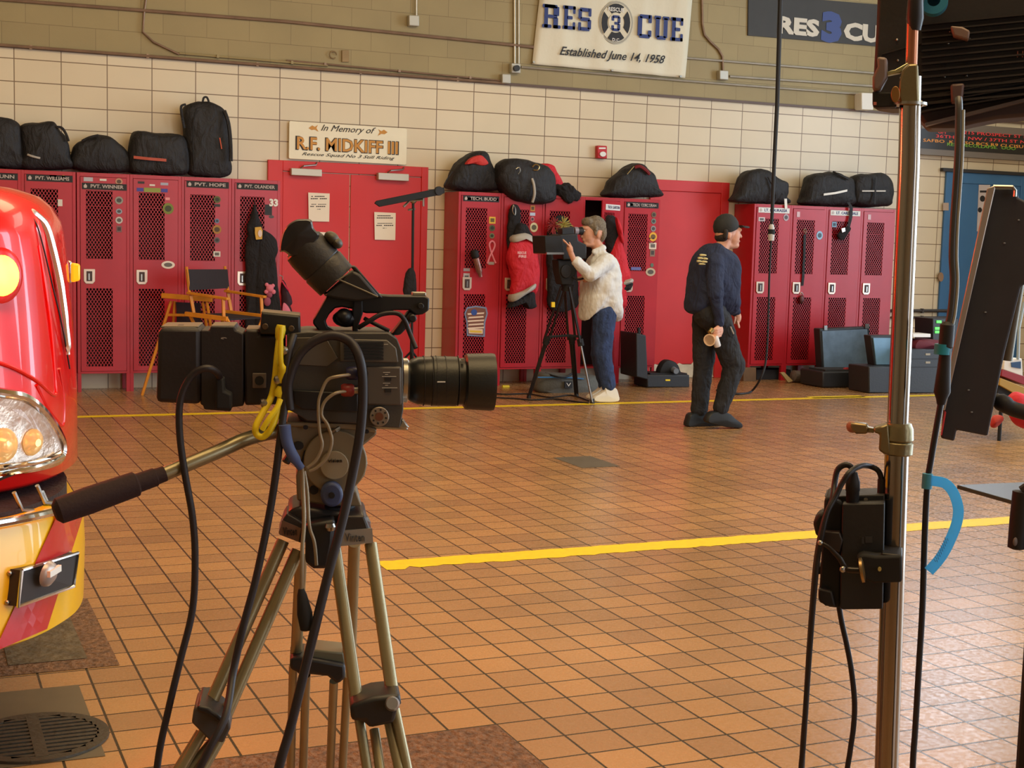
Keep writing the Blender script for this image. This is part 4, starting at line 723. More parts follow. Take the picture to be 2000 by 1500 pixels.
P=FP(987,757); b=B().lathe(P.pt(981,756,0),P.pt(994,756,0),[(0,.02),(1,.02)],12); clampz(b,.001); b.build('tape_roll',M('yellow_plug',(220,200,40),.5),label='tiny yellow tape roll on the floor by the middle lockers',cat='tape')
def cable(name,pts,r,m,label,P,n=8,k=5,g=None,cat='cable'):
    o=B().tube([p if isinstance(p,V) else P.pt(*p) for p in pts],r,n,k).build(name,m,smooth=True,label=label,cat=cat,group=g); return o
for i,(pts,lab) in enumerate(((((940,766),(985,770),(1030,769),(1075,776),(1115,772),(1150,783)),'black cable on the floor running behind the cameraman\'s tripod'),(((935,775),(1000,778),(1040,781),(1080,779),(1120,784),(1150,787)),'black cable on the floor in front of the cameraman\'s tripod'))):
    cable('floor_cable',[F(x,y,.008) for x,y in pts],.007,rubber,lab,None,g='cables on the floor by the far tripod')
# hanging drop cord
HC=Pl((0,11.85,0)); t=thing('drop_cord',HC.pt(1440,770,0),'long black cord dropping from the ceiling with a plug joint, curling to the floor','cord')
top=HC.pt(1526,-60); B().tube([V((top.x+.12,top.y,5.58)),top]+tp(HC,[(1518,200),(1512,320),(1508,420),(1507,440)]),[.03,.026,.022,.02,.018,.016],8).build('upper_cord',rubber,t,smooth=True)
B().lathe(HC.pt(1507,438),HC.pt(1506,470),[(0,.02),(.2,.032),(.55,.022),(.6,.036),(1,.03)],12).build('plug_joint',M('plug_white',(200,196,190),.4),t,smooth=True); B().lathe(HC.pt(1507,448),HC.pt(1506.5,458),[(0,.036),(1,.036)],12).build('plug_band',matte,t)
g0=F(1432,768); b=B().tube(tp(HC,[(1506,470),(1503,530),(1501,600),(1499,660),(1495,710),(1485,740)])+[F(1468,764,.02),F(1448,769,.012),F(1425,768,.012),F(1400,762,.012)],.011,8,5); b.build('lower_cord',rubber,t,smooth=True)
# far light stand with a black bar
S=Pl((0,12.1,0)); ft_=S.pt(803,760); t=thing('light_stand',(ft_.x,ft_.y,0),'thin black stand in front of the red double door holding a black bar','stand')
B().tube([S.pt(807,392),V((S.pt(803,760).x,12.1,.25))],.013,8).build('pole',matte,t)
b=B().tube([V((ft_.x,12.1,.55)),V((ft_.x,12.1,.22))],.02,8); b.build('collar',matte,t)
for k in range(3):
    a=k*2.09+.4; B().tube([V((ft_.x,12.1,.45)),V((ft_.x+.42*math.cos(a),12.1+.42*math.sin(a),.012))],.010,6).build('leg',matte,t)
b=B(); b.tube(tp(S,[(788,404,-.02),(800,392,-.02),(826,390,-.03)]),.012,6); b.ell(S.pt(807,392),.03,.03,.03,S); b.build('clamp_head',steel,t,smooth=True); b=B(); b.tube(tp(S,[(827,384,-.02),(827,403,-.02)]),.010,6); b.tube(tp(S,[(797,410),(811,408)]),.010,6); b.build('tee_knob',steel,t)
t=thing('flag_bar',S.pt(795,392,-.03),'long flat black light bar tilted on the far stand','light bar')
B().pp(S,[(732,397),(736,392),(855,368),(868,366),(869,377),(858,381),(742,404)],-.06,-.035).build('bar_body',matte,t,bev=.004); b=B(); disc(b,S,858,373,8,9,-.07,-.03); b.build('end_knob',rubber,t,bev=.003)
t=thing('pouch',S.pt(799,575,-.05),'black cloth pouch hanging on the far stand pole','pouch'); B().pillow(S,[(797,526),(806,524),(811,535),(812,575),(789,576),(790,550),(793,535)],-.07,.02,N=26,rings=3).build('cloth',darkcloth,t,smooth=True,disp=.015,dsc=.05)
# ------------------------------------------------------------ the cameraman and his camera
O=Pl((0,11.60,0)); so=O.sc(1170,600)
def C(b,P,a,c,ra,rb,fl=1,s_=None):
    s_=s_ or P.sc(1200,600); return b.caps(P.pt(*a),P.pt(*c),ra*s_,rb*s_,fl=fl,ax=P.e2)
def E(b,P,c,rx,ry,rz,rot=0,s_=None):
    s_=s_ or P.sc(1200,600); return b.ell(P.pt(*c),rx*s_,ry,rz*s_,P,rot)
b=B()
E(b,O,(1163,449,0),20,.078,23); E(b,O,(1149,458,0),14,.062,22,.12); C(b,O,(1144,476,0),(1160,476,0),6,8,1.2); E(b,O,(1141,446,0),8,.058,5); C(b,O,(1139.5,452,0),(1136,462,0),2.2,3.2); C(b,O,(1141,469,-.012),(1141,469,.012),3.4,3.4)
E(b,O,(1169,459,-.074),4,.014,7,-.15); E(b,O,(1169,459,.074),4,.014,7,-.15); C(b,O,(1162,470,0),(1172,494,0),11,13); 
C(b,O,(1176,510,-.10),(1176,510,.10),9,9); C(b,O,(1176,515,0),(1178,600,0),20,19,1.1)
C(b,O,(1180,512,-.13),(1152,536,-.22),7,6); C(b,O,(1152,536,-.22),(1121,508,-.25),7.5,5.5); C(b,O,(1121,508,-.25),(1115,494,-.25),5.5,5.5)
C(b,O,(1178,512,.13),(1162,552,.12),7,6); C(b,O,(1162,552,.12),(1142,546,-.05),7,5)
E(b,O,(1113,487,-.25),6,.034,10,.35)
for i,(dx,l) in enumerate(((0,11),(0,13),(0,12),(0,9))):
    d=-.285+.022*i; C(b,O,(1111,480,d),(1107-l*.2,480-l*.62,d),1.75,1.65); C(b,O,(1107-l*.2,480-l*.62,d),(1103-l*.25,480-l*.95,d+.008),1.65,1.4)
C(b,O,(1117,484,-.215),(1112,474,-.20),2.2,1.7)
E(b,O,(1138,543,-.06),6,.03,5)
for i in range(4): C(b,O,(1135,541+i*2.4,-.075),(1129,542+i*2.4,-.08),1.7,1.5)
for d in (-.095,.095):
    C(b,O,(1180,610,d),(1175,690,d),17,12); C(b,O,(1175,690,d),(1187,765,d),11,7)
op=b.build('person',skin,remesh=.0065,sm=2,label='man in an untucked white shirt and jeans looking through the broadcast camera',cat='person')
for d in (-.036,.036): 
    e_=B(); E(e_,O,(1141.5,450.5,d),1.7,.009,1.7); e_.build('eye',M('eye_white',(206,200,194),.3) if 'eye_white' not in bpy.data.materials else bpy.data.materials['eye_white'],op,smooth=True)
    e_=B(); C(e_,O,(1138.5,445,d-.02),(1138.5,446,d+.02),1.3,1.3); e_.build('eyebrow',hairm,op)
e_=B(); C(e_,O,(1137.4,469.5,-.018),(1137.4,469.5,.018),1.1,1.1); e_.build('lips',M('lip_pink',(150,84,76),.5),op,smooth=True)
b=B(); E(b,O,(1163,441,0),22,.086,20,-.1); E(b,O,(1147,433,0),11,.07,9,.3); E(b,O,(1174,455,0),9,.08,20,-.1); C(b,O,(1164,447,-.079),(1163,458,-.079),4,3); C(b,O,(1164,447,.079),(1163,458,.079),4,3); b.build('hair',hairm,op,remesh=.008,disp=.012,dsc=.03)
b=B(); b.pillow(O,[(1170,488),(1186,494),(1200,508),(1206,540),(1208,580),(1210,622),(1190,626),(1172,616),(1158,612),(1146,620),(1138,626),(1137,600),(1141,560),(1147,525),(1154,503)],-.21,.21,2.6)
C(b,O,(1184,511,-.15),(1153,536,-.225),17,15); C(b,O,(1153,536,-.225),(1126,511,-.25),13,10); C(b,O,(1181,509,.14),(1162,552,.12),15,13); C(b,O,(1162,552,.12),(1148,548,0),12,9)
C(b,O,(1160,492,-.05),(1178,484,-.06),4.5,5.5); C(b,O,(1160,492,.05),(1178,484,.06),4.5,5.5); C(b,O,(1176,484,-.05),(1176,484,.05),6,6)
b.build('shirt',shirtw,op,remesh=.010,sm=3,disp=.028,dsc=.09)
b=B()
for d,dx in ((-.10,0),(.09,-6)):
    C(b,O,(1180,616,d),(1177+dx,690,d),25,19,.8); C(b,O,(1177+dx,690,d),(1188+dx,752,d),19,15,.8)
C(b,O,(1180,606,-.08),(1180,606,.08),22,22); b.build('trousers',jeans,op,remesh=.010,disp=.02,dsc=.08)
for d0,pts in ((-.15,[(1158,783),(1158,775),(1166,770),(1178,762),(1180,755),(1200,757),(1206,770),(1206,783),(1180,785)]),(.04,[(1148,779),(1148,772),(1158,767),(1170,758),(1174,752),(1190,754),(1196,766),(1196,779),(1170,781)])):
    b=B().pillow(O,pts,d0,d0+.10,4,N=32,rings=4); clampz(b,.002); b.build('shoe',sneak,op,smooth=True)
cm=thing('broadcast_camera',O.pt(1100,505,-.05),'shoulder style broadcast camera with a black matte box on the far tripod','camera')
B().pp(O,[(1064,461),(1098,460),(1102,494),(1066,496)],-.16,.12).build('matte_box',matte,cm,bev=.006); B().bp(O,1068,493,1102,497,-.18,.10).build('tray_edge',steel,cm)
B().pp(O,[(1094,458),(1128,456),(1130,470),(1146,478),(1146,506),(1100,508)],-.10,.12).build('camera_body',black,cm,bev=.01); B().pp(O,[(1098,446),(1121,443),(1122,460),(1098,461)],-.08,.02).build('viewfinder_body',black,cm,bev=.006)
B().lathe(O.pt(1121,451,-.03),O.pt(1128,451,-.03),[(0,.038),(1,.036)],16).build('viewfinder_ring',M('ring_grey',(150,140,150),.4,.3),cm,smooth=True); B().lathe(O.pt(1127.5,451,-.03),O.pt(1136,451,-.02),[(0,.03),(.5,.034),(1,.038)],16).build('eyecup',rubber,cm,smooth=True)
B().bp(O,1064,470,1068,490,-.10,.06).build('front_filter',M('filter_glass',(40,44,40),.1),cm)
tt=thing('tripod',(O.pt(1108,780).x,11.6,0),'black broadcast tripod standing in front of the cameraman','tripod')
B().pp(O,[(1090,508),(1132,508),(1126,530),(1118,556),(1098,556),(1092,530)],-.07,.07).build('head',matte,tt,bev=.008); disc(B(),O,1106,530,10,13,-.09,-.06).build('drag_knob',rubber,tt,bev=.004); B().tube(tp(O,[(1118,540,-.08),(1128,546,-.09),(1142,543,-.08)]),.010,6,3).build('pan_handle',rubber,tt)
bl=O.pt(1108,556); b=B(); b.lathe(bl,bl+V((0,0,-.06)),[(0,.06),(1,.05)],16); b.build('bowl',matte,tt,smooth=True); B().bp(O,1078,590,1084,600,-.05,-.03).build('yellow_tag',yellow,tt)
for (x,y,d),(tx,ty) in (((1100,560,-.02),(1033,775)),((1112,560,-.04),(1157,785)),((1108,560,.05),(1126,771))):
    A=O.pt(x,y,d); G0=F(tx,ty,.015); mid=A.lerp(G0,.48); s_=(G0-A).cross(V((0,0,1))).normalized()*.028
    lg=B(); lg.tube([A+s_,mid+s_*1.2],.012,6); lg.tube([A-s_,mid-s_*1.2],.012,6); o=lg.build('leg',M('tripod_black',(40,38,40),.35,.4) if 'tripod_black' not in bpy.data.materials else bpy.data.materials['tripod_black'],tt)
    B().tube([mid+(A-mid)*.06,mid+(G0-mid)*.06],.032,8).build('leg_lock',matte,tt); b=B(); b.tube([mid,G0],.012,6); b.tube([mid+s_*.7,G0+s_*.5],.008,6); b.tube([mid-s_*.7,G0-s_*.5],.008,6); b.build('lower_leg',steel if tx==1157 else bpy.data.materials['tripod_black'],tt); B().lathe(G0+V((0,0,-.014)),G0+V((0,0,.03)),[(0,.022),(1,.016)],10).build('foot',rubber,tt)
q=tp(O,[(1085,655,.0)])[0]
for gx,gy in ((1066,655),(1150,655),(1122,655)): B().tube([O.pt(1112,655,0),O.pt(gx+ (6 if gx<1100 else -14),658,-.05 if gx>1130 else 0)],.012,6).build('spreader_arm',matte,tt)
# ------------------------------------------------------------ the walking man
Q=Pl((0,9.75,0)); sq=Q.sc(1400,600)
def c2(b,a,c,ra,rb,fl=1): return b.caps(Q.pt(*a),Q.pt(*c),ra*sq,rb*sq,fl=fl,ax=Q.e2)
def e2_(b,c,rx,ry,rz,rot=0): return b.ell(Q.pt(*c),rx*sq,ry,rz*sq,Q,rot)
b=B(); e2_(b,(1417,449,0),23,.078,26); e2_(b,(1431,460,0),15,.06,24,-.12); c2(b,(1437,479,0),(1420,478,0),6.5,9,1.2); e2_(b,(1440,449,0),7,.056,5); c2(b,(1442,453,0),(1446.5,462,0),2.4,3.4); c2(b,(1441.5,471,-.012),(1441.5,471,.012),3.6,3.6)
e2_(b,(1424,460,-.074),5,.014,8,.15); e2_(b,(1424,460,.074),5,.014,8,.15); c2(b,(1416,470,0),(1404,496,0),13,15)
c2(b,(1396,510,-.09),(1396,510,.09),11,11); c2(b,(1394,520,0),(1390,600,0),24,23,1)
c2(b,(1394,516,-.12),(1397,575,-.225),9,7); c2(b,(1397,575,-.24),(1405,634,-.22),8.5,6); c2(b,(1406,516,.12),(1424,570,.19),9,7); c2(b,(1424,570,.2),(1438,612,.12),8,6)
e2_(b,(1405,645,-.22),8,.03,12,.1)
for i in range(4): y=641+i*5; c2(b,(1408,y,-.245),(1400,y+3,-.262),2.1,2.0); c2(b,(1400,y+3,-.262),(1393,y+5,-.252),2.0,1.7)
c2(b,(1403,637,-.24),(1394,643,-.255),2.6,2.1)
e2_(b,(1441,622,.12),7,.03,12,-.2)
for i in range(4): c2(b,(1440+i*.6,629,.09+.02*i),(1443+i*.5,640,.085+.02*i),2.1,1.7)
c2(b,(1436,620,.08),(1434,632,.07),2.4,1.8)
for dd,k,an in ((.1,(1372,712),(1363,798)),(-.09,(1434,716),(1406,800))):
    c2(b,(1390,618,dd),(k[0],k[1],dd),20,14); c2(b,(k[0],k[1],dd),(an[0],an[1],dd),13,8)
wk=b.build('person',skin,remesh=.0065,sm=2,label='man in a black cap and navy sweatshirt walking to the right past the faded door',cat='person')
for d in (-.034,.034): e_=B(); e2_(e_,(1439.5,453.5,d),1.9,.009,1.9); e_.build('eye',bpy.data.materials['eye_white'],wk,smooth=True)
e_=B(); c2(e_,(1445,471.5,-.018),(1445,471.5,.018),1.1,1.1); e_.build('lips',bpy.data.materials['lip_pink'],wk,smooth=True)
b=B(); e2_(b,(1409,463,0),12,.074,11,.1); c2(b,(1418,452,-.077),(1417,464,-.077),5,4); b.build('hair',M('dark_hair',(40,32,28),.8,bump=.4,bs=120),wk,remesh=.008)
capm=M('cap_black',(30,31,30),.8,bump=.15); b=B(); e2_(b,(1418,443,0),26.5,.096,26); 
for v in b.v:
    lim=Q.pt(1398,462).z+(v.x-Q.pt(1398,462).x)*((Q.pt(1446,441).z-Q.pt(1398,462).z)/(Q.pt(1446,441).x-Q.pt(1398,462).x))
    if v.z<lim: v.z=lim
cp_=b.build('cap',capm,wk,smooth=True)
vs=[];n=13
bb=B()
for k in range(n):
    a=-math.pi/2+math.pi*k/(n-1); p0=Q.pt(1440,440)+V((0,.078*math.sin(a),0)); p1=p0+V((.03+.075*math.cos(a),0,-.012*abs(math.sin(a))-.004))
    vs+=[p0,p1,p1+V((0,0,-.006)),p0+V((0,0,-.006))]
bb.add(vs,[[4*i+k,4*i+(k+1)%4,4*i+4+(k+1)%4,4*i+4+k] for i in range(n-1) for k in range(4)]+[[0,1,2,3],[4*n-1,4*n-2,4*n-3,4*n-4]]); bb.build('brim',capm,cp_,smooth=True)
b=B(); b.pillow(Q,[(1392,474),(1408,482),(1422,490),(1433,504),(1436,530),(1434,570),(1433,610),(1412,616),(1380,615),(1348,611),(1348,585),(1353,540),(1358,512),(1370,489)],-.21,.21,2.6)
c2(b,(1396,512,-.15),(1398,575,-.235),18,15); c2(b,(1398,575,-.235),(1405,630,-.22),14,10); c2(b,(1408,512,.15),(1424,570,.2),17,14); c2(b,(1424,570,.2),(1437,608,.13),13,10); c2(b,(1400,488,-.04),(1400,488,.04),12,12)
b.build('sweatshirt',navycl,wk,remesh=.010,sm=3,disp=.022,dsc=.09)
em=B()
for x0,y0,x1,y1 in ((1368,496,1378,500),(1364,502,1372,506),(1374,503,1381,507),(1362,508,1369,512),(1371,509,1380,513),(1366,514,1376,517)): em.pillow(Q,[(x0,y0),(x1,y0+1),(x1,y1),(x0,y1)],-.215,-.185,4,N=12,rings=2)
em.build('back_print',M('print_cream',(190,176,120),.7),wk)
b=B(); c2(b,(1388,612,-.07),(1388,612,.07),33,33,1)
c2(b,(1378,624,.09),(1374,712,.09),28,22,.85); c2(b,(1374,712,.09),(1366,798,.09),21,18,.85); c2(b,(1402,628,-.09),(1434,716,-.10),29,23,.85); c2(b,(1434,716,-.10),(1408,796,-.10),22,17,.85)
b.build('trousers',blackpants,wk,remesh=.010,disp=.022,dsc=.09)
b=B(); b.pillow(Q,[(1422,636),(1430,640),(1432,655),(1426,658),(1420,648)],-.20,-.17,4,N=14,rings=2); b.build('pocket_flap',blackpants,wk); B().tube(tp(Q,[(1427,638,-.215),(1433,652,-.215)]),.006,5).build('zip_pull',refl,wk)
for pts,d0 in (([(1340,834),(1340,818),(1348,806),(1380,806),(1388,818),(1402,827),(1404,836),(1372,838)],.04),([(1376,822),(1384,806),(1400,802),(1420,806),(1433,817),(1446,827),(1445,835),(1420,834),(1392,828)],-.15)):
    b=B().pillow(Q,pts,d0,d0+.11,4,N=32,rings=4); clampz(b,.003); b.build('shoe',shoe,wk,smooth=True)
t=thing('paper_cup',Q.pt(1390,664,-.27),'small paper cup held tilted in the walking man\'s right hand','cup')
a=Q.pt(1386,664,-.30); c_=Q.pt(1396,658,-.23); B().lathe(a,c_,[(0,.046),(0,.040),(1,.030)],22).build('cup_wall',M('cup_tan',(196,130,84),.5),t,smooth=True); B().lathe(a+(a-c_)*.01,a+(a-c_)*.06,[(0,.049),(1,.049),(1,.040),(0,.040)],22).build('rim',M('cup_cream',(226,196,160),.5),t)
t=thing('white_bottle',Q.pt(1402,678,-.27),'small white bottle held with the cup by the walking man','bottle'); B().lathe(Q.pt(1396,657,-.275),Q.pt(1402,677,-.275),[(0,.02),(.1,.027),(.92,.027),(1,.024)],16).build('bottle_body',M('bottle_white',(214,210,208),.5),t,smooth=True)
B().lathe(Q.pt(1386,650,-.27),Q.pt(1391,644,-.26),[(0,.018),(1,.022)],12).build('gold_cap',brass,t)
# ------------------------------------------------------------ fire truck nose at the left
class Cu:   # vertical surface standing on a plan curve
    def __init__(s,pts,z=0): s.p=[V((a,b,0)) for a,b in pts]
    def pt(s,x,y,d=0):
        r=ray(x,y); best=None
        for i in range(len(s.p)-1):
            a,b=s.p[i],s.p[i+1]; e=b-a; den=r.x*(-e.y)+e.x*r.y
            if abs(den)<1e-9: continue
            t=(a.x*(-e.y)+e.x*a.y)/den; u=(r.x*a.y-r.y*a.x)/den
            if t>0 and -1e-4<=u<=1.0001 and (best is None or t<best[0]): best=(t,e)
        if best is None: return None
        e=best[1].normalized(); nn=V((e.y,-e.x,0)); return CAM+r*best[0]+nn*d
def plan(pts,k=6): return [(q.x,q.y) for q in cr_([V((a,b,0)) for a,b in pts],k)]
BP_=plan([(-1.9,3.75),(-1.3,3.50),(-.75,3.42),(-.3,3.44),(0.0,3.49),(.127,3.529),(.204,3.571),(.28,3.63),(.35,3.729),(.416,3.866),(.454,4.055),(.462,4.3),(.462,5.6)])
def offp(pl,o):
    out=[]
    for i,(a,b) in enumerate(pl):
        p=V(pl[max(i-1,0)]+(0,)); q=V(pl[min(i+1,len(pl)-1)]+(0,)); e=(q-p).normalized(); out.append((a-e.y*o,b+e.x*o))
    return out
tr=thing('fire_truck',(-.4,4.3,0),'red fire truck nose at the left edge with headlight and striped bumper','truck')
tred=M('truck_red',(218,8,6),.24,0,coat=.6); tyel=M('bumper_yellow',(238,184,10),.3,coat=.4); tbr=M('bumper_red',(190,30,36),.25,coat=.6)
def ruled(b,pl,z0,z1,cap=True):
    n=len(pl); b.add([(x,y,z0) for x,y in pl]+[(x,y,z1) for x,y in pl],[[i,i+1,n+i+1,n+i] for i in range(n-1)]+([list(range(n)),list(range(2*n-1,n-1,-1)),[0,n,2*n-1,n-1]] if cap else []))
    return b
# bumper: yellow shell, red slanted stripes laid on, chrome top edge
b=B(); n=len(BP_)
zt=lambda i:.775-.06*max(0,min(1,(BP_[i][0]-.3)/.16))
inn=offp(BP_,.05)
lv=[(BP_,.47,0),(BP_,.46,.0)]
vs=[];R_=[(.44,.03),(.455,.0),(.60,-.004),(.745,0),(.765,.012),(.77,.05)]
for z,o in R_: vs+=[(x,y,z-(.06*max(0,min(1,(x-.33)/.13)) if z>.7 else 0)) for x,y in offp(BP_,o)]
fs=[[j*n+i,j*n+i+1,(j+1)*n+i+1,(j+1)*n+i] for j in range(5) for i in range(n-1)]+[list(range(n)),list(range(5*n,6*n))[::-1],[0,n*5,n*6-1,n-1]]
bump_=B().add(vs,fs).build('bumper',tyel,tr,smooth=True)
CB=Cu(BP_)
def strip(b,lines,d=.006,m=14):  # quad strip following the curved surface between two px polylines (left edge, right edge)
    (l0,l1),(r0_,r1)=lines; vs=[]
    for j in range(m+1):
        v=j/m; L_=(l0[0]+(l1[0]-l0[0])*v,l0[1]+(l1[1]-l0[1])*v); R2=(r0_[0]+(r1[0]-r0_[0])*v,r0_[1]+(r1[1]-r0_[1])*v)
        for i in range(7):
            u=i/6; vs.append(CB.pt(L_[0]+(R2[0]-L_[0])*u,L_[1]+(R2[1]-L_[1])*u,d))
    if any(v is None for v in vs): vs=[v or V(vs[0]) for v in vs]
    return b.add(vs,[[j*7+i,j*7+i+1,(j+1)*7+i+1,(j+1)*7+i] for j in range(m) for i in range(6)])
b=B(); strip(b,(((110,1001),(-14,1272)),((163,990),(88,1228)))); b.build('red_stripe',tbr,bump_)
b=B(); strip(b,(((-110,1040),(-200,1290)),((-45,1032),(-110,1285)))); b.build('red_stripe',tbr,bump_)
b=B(); P0=[CB.pt(x,y,.012) for x,y in ((-60,1030),(-20,1023),(20,1016),(60,1008),(100,999),(130,992),(150,989))]; b.tube([p for p in P0 if p],.011,8,3); b.build('chrome_edge',chrome,bump_,smooth=True)
# siren speaker on the bumper; dark plate paints the shade of a recess
fr=[(25,1110),(128,1079),(120,1144),(18,1180)]
def onC(x,y,d): return CB.pt(x,y,d)
c4=[onC(x,y,.034) for x,y in fr]; b=B(); b.tube(c4+[c4[0]],.005,6); b.build('speaker_frame',chrome,bump_)
nn=(c4[1]-c4[0]).cross(V((0,0,1))).normalized(); nn=nn if nn.y>0 else -nn
b=B(); b.prism([p_-nn*.0+nn*.002 for p_ in c4],nn*.04); b.build('speaker_well_shade',M('speaker_well_shade',(50,46,44),.5,.3),bump_)
q=onC(70,1118,.034); b=B(); b.lathe(q,q+nn*(-.018)+V((0,0,-.003)),[(0,.034),(.5,.031),(1,.018)],20); b.build('speaker_driver',M('driver_grey',(176,170,162),.35,.5),bump_,smooth=True)
b=B()
for x,y in ((16,1119),(11,1176),(131,1081)): p=onC(x,y,.006); b.ell(p,.007,.007,.007)
b.build('screws',steel,bump_,smooth=True); b=B(); p=onC(70,1112,.058); e=(c4[1]-c4[0]).normalized()
b.prism([p-e*.022+V((0,0,.004)),p+e*.028+V((0,0,.012)),p+e*.028+V((0,0,-.004)),p-e*.022+V((0,0,-.012))],nn*.01); b.build('speaker_cover',white,bump_)
b=B(); p=[onC(x,y,.004) for x,y in ((164,1020),(165,1050),(163,1075))]; b.tube([x for x in p if x],.008,6,3) if all(p) else None
if b.v: b.build('side_slot',ink,bump_)
# dark gap and deck between bumper and body
inn=offp(BP_,.045); b=ruled(B(),inn,.70,.782); b.build('engine_bay',M('engine_dark',(30,16,16),.7,bump=.3),tr)
for x,y in ((60,965),(108,950),(118,962)):
    p=CB.pt(x,y,-.05)
    if p: B().tube([p,p+V((.02,.02,-.05)),p+V((.05,.05,-.06))],.006,6).build('bracket',steel,tr)
# body loft
BO=plan([(-1.75,3.95),(-1.2,3.66),(-.75,3.58),(-.3,3.60),(-.05,3.66),(.1,3.72),(.21,3.78),(.32,3.89),(.40,4.03),(.452,4.20),(.468,4.36),(.472,4.7),(.472,6.2)])
n=len(BO); vs=[]; lev=[(.80,.02),(.815,0),(1.03,0),(1.22,.011),(1.39,.024),(1.47,.033),(1.51,.042),(1.55,.065),(1.58,.10),(1.60,.16),(1.612,.26),(1.615,.4)]
for z,o in lev: vs+=[(x,y,z) for x,y in offp(BO,o)]
m=len(lev); fs=[[j*n+i,j*n+i+1,(j+1)*n+i+1,(j+1)*n+i] for j in range(m-1) for i in range(n-1)]+[list(range(n)),list(range((m-1)*n,m*n))[::-1],[0,n*(m-1),n*m-1,n-1]]
body=B().add(vs,fs).build('body',tred,tr,smooth=True,ang=60)
CO=Cu(BO)
def cob(x,y,d): 
    p=CO.pt(x,y,d); return p
def tubeC(name,pts,r,m_,par,d=.01,k=4):
    P0=[CO.pt(x,y,d if len(z)==0 else z[0]) for x,y,*z in pts]; P0=[p for p in P0 if p]
    return B().tube(P0,r,8,k).build(name,m_,par,smooth=True)
# chrome corner trim, pressed swage and side marker
tubeC('chrome_trim',[(98,404,-.085),(108,422,-.055),(114,445,-.035),(118,500,-.018),(122,560,-.006),(126,620,.0),(129,670,.004),(130,692,.004)],[.008,.012,.013,.013,.012,.010,.006],M('trim_polished',(236,234,230),.2,.85),body)
tubeC('body_seam',[(94,400,-.09),(97,430,-.045),(99,470,-.026),(110,560,-.010),(122,640,.0),(134,720,.003)],.0022,ink,body)
tubeC('swage_line',[(96,480,-.03),(101,560,-.018),(106,650,-.008),(110,740,-.004),(106,772,.0),(70,742,-.002),(20,715,-.002),(-40,700,-.002)],.0055,tred,body)
tubeC('swage_line',[(72,752,-.002),(92,795,-.002),(112,822,-.002),(124,830,-.002),(126,780,-.002),(118,720,-.003)],.005,tred,body)
pm=V((.405,4.27,1.44-.0)); A=CO.pt(146,532,.0); A=A or V((.44,4.5,1.35))
A=Pl((0,4.35,0)).pt(148,532); b=B(); b.pp(Pl((0,4.35,0)),[(140,513),(157,516),(157,548),(140,552)],-.02,.03); b.build('side_marker_lamp',M('amber_lens',(255,150,20),.25,emit=1.4),body,bev=.006); B().pp(Pl((0,4.35,0)),[(132,508),(141,511),(141,553),(133,554)],-.015,.05).build('marker_bezel',chrome,body,bev=.005)
# round glowing turn lamp near the frame edge
p=CO.pt(-2,538,.012); nn=(CO.pt(4,538,.0)-CO.pt(-12,538,.0)).cross(V((0,0,1))).normalized(); nn=-nn if nn.y>0 else nn
b=B(); b.lathe(p-nn*.05,p+nn*.012,[(0,.058),(.6,.058),(.9,.05),(1,.03)],26); b.build('warning_lamp',M('lamp_glow',(255,176,50),.3,emit=9),body,smooth=True); B().lathe(p-nn*.05,p+nn*.0,[(0,.075),(.9,.072),(1,.06)],26).build('lamp_bezel',M('lamp_bezel',(200,20,16),.2),body,smooth=True)
# headlight
hl=[(-90,770),(-50,762),(0,768),(40,776),(72,800),(95,830),(110,858),(113,880),(104,898),(70,910),(20,918),(-60,930)]
q=[CO.pt(x,y,.012) for x,y in hl]; b=B(); b.tube(q+[q[0]],.014,8,4); hr=b.build('headlight_bezel',chrome,body,smooth=True)
hc=CO.pt(20,850,.0)
def surf(pts,d,name,mat,par,dome=.0):
    q=crc([V((x,y,0)) for x,y in pts],40); cx=sum(v.x for v in q)/40; cy_=sum(v.y for v in q)/40; vs=[];K_=6
    for j in range(K_+1):
        f=j/K_
        for v in q:
            pp_=CO.pt(cx+(v.x-cx)*f,cy_+(v.y-cy_)*f,d+dome*(1-f*f)); vs.append(pp_)
    return B().add(vs,[[j*40+i,j*40+(i+1)%40,(j+1)*40+(i+1)%40,(j+1)*40+i] for j in range(K_) for i in range(40)]).build(name,mat,par,smooth=True)
hin=[(x*.9+2,y*.9+85) for x,y in hl]
surf(hl,.002,'reflector_bowl',M('reflector',(206,190,176),.25,.85,bump=.2,bs=25),body)
b=B(); 
for x,y,r in ((-2,868,.045),(52,862,.034)):
    pp_=CO.pt(x,y,.008); b.lathe(pp_-nn*.0,pp_+nn*.03,[(0,r),(.3,r*.9),(.8,r*.5),(1,r*.3)],20)
b.build('headlight_bulbs',M('bulb_cover',(240,190,130),.2,.5,emit=.5,ecol=(255,200,120)),body,smooth=True)
gl=bpy.data.materials.new('lens_glass'); gl.use_nodes=True; g_=gl.node_tree.nodes['Principled BSDF']; g_.inputs['Transmission Weight'].default_value=1; g_.inputs['Roughness'].default_value=.03; g_.inputs['IOR'].default_value=1.2; g_.inputs['Base Color'].default_value=(1,.96,.92,1)
surf(hin,.03,'headlight_lens',gl,body,.02)
for pts in ([(-60,918),(0,910),(60,900),(100,884)],[(-60,930),(10,921),(70,908),(108,890)]): tubeC('headlight_chrome_sill',pts,.009,chrome,body,.02)
# red beacon the nose carries at the frame edge
t=body; p=V((-.22,3.72,1.615)); b=B(); b.lathe(p,p+V((0,0,.10)),[(0,.075),(.2,.07),(.9,.06),(1,.03)],20); b.build('beacon',M('beacon_red',(255,20,10),.2,emit=6),body,smooth=True)
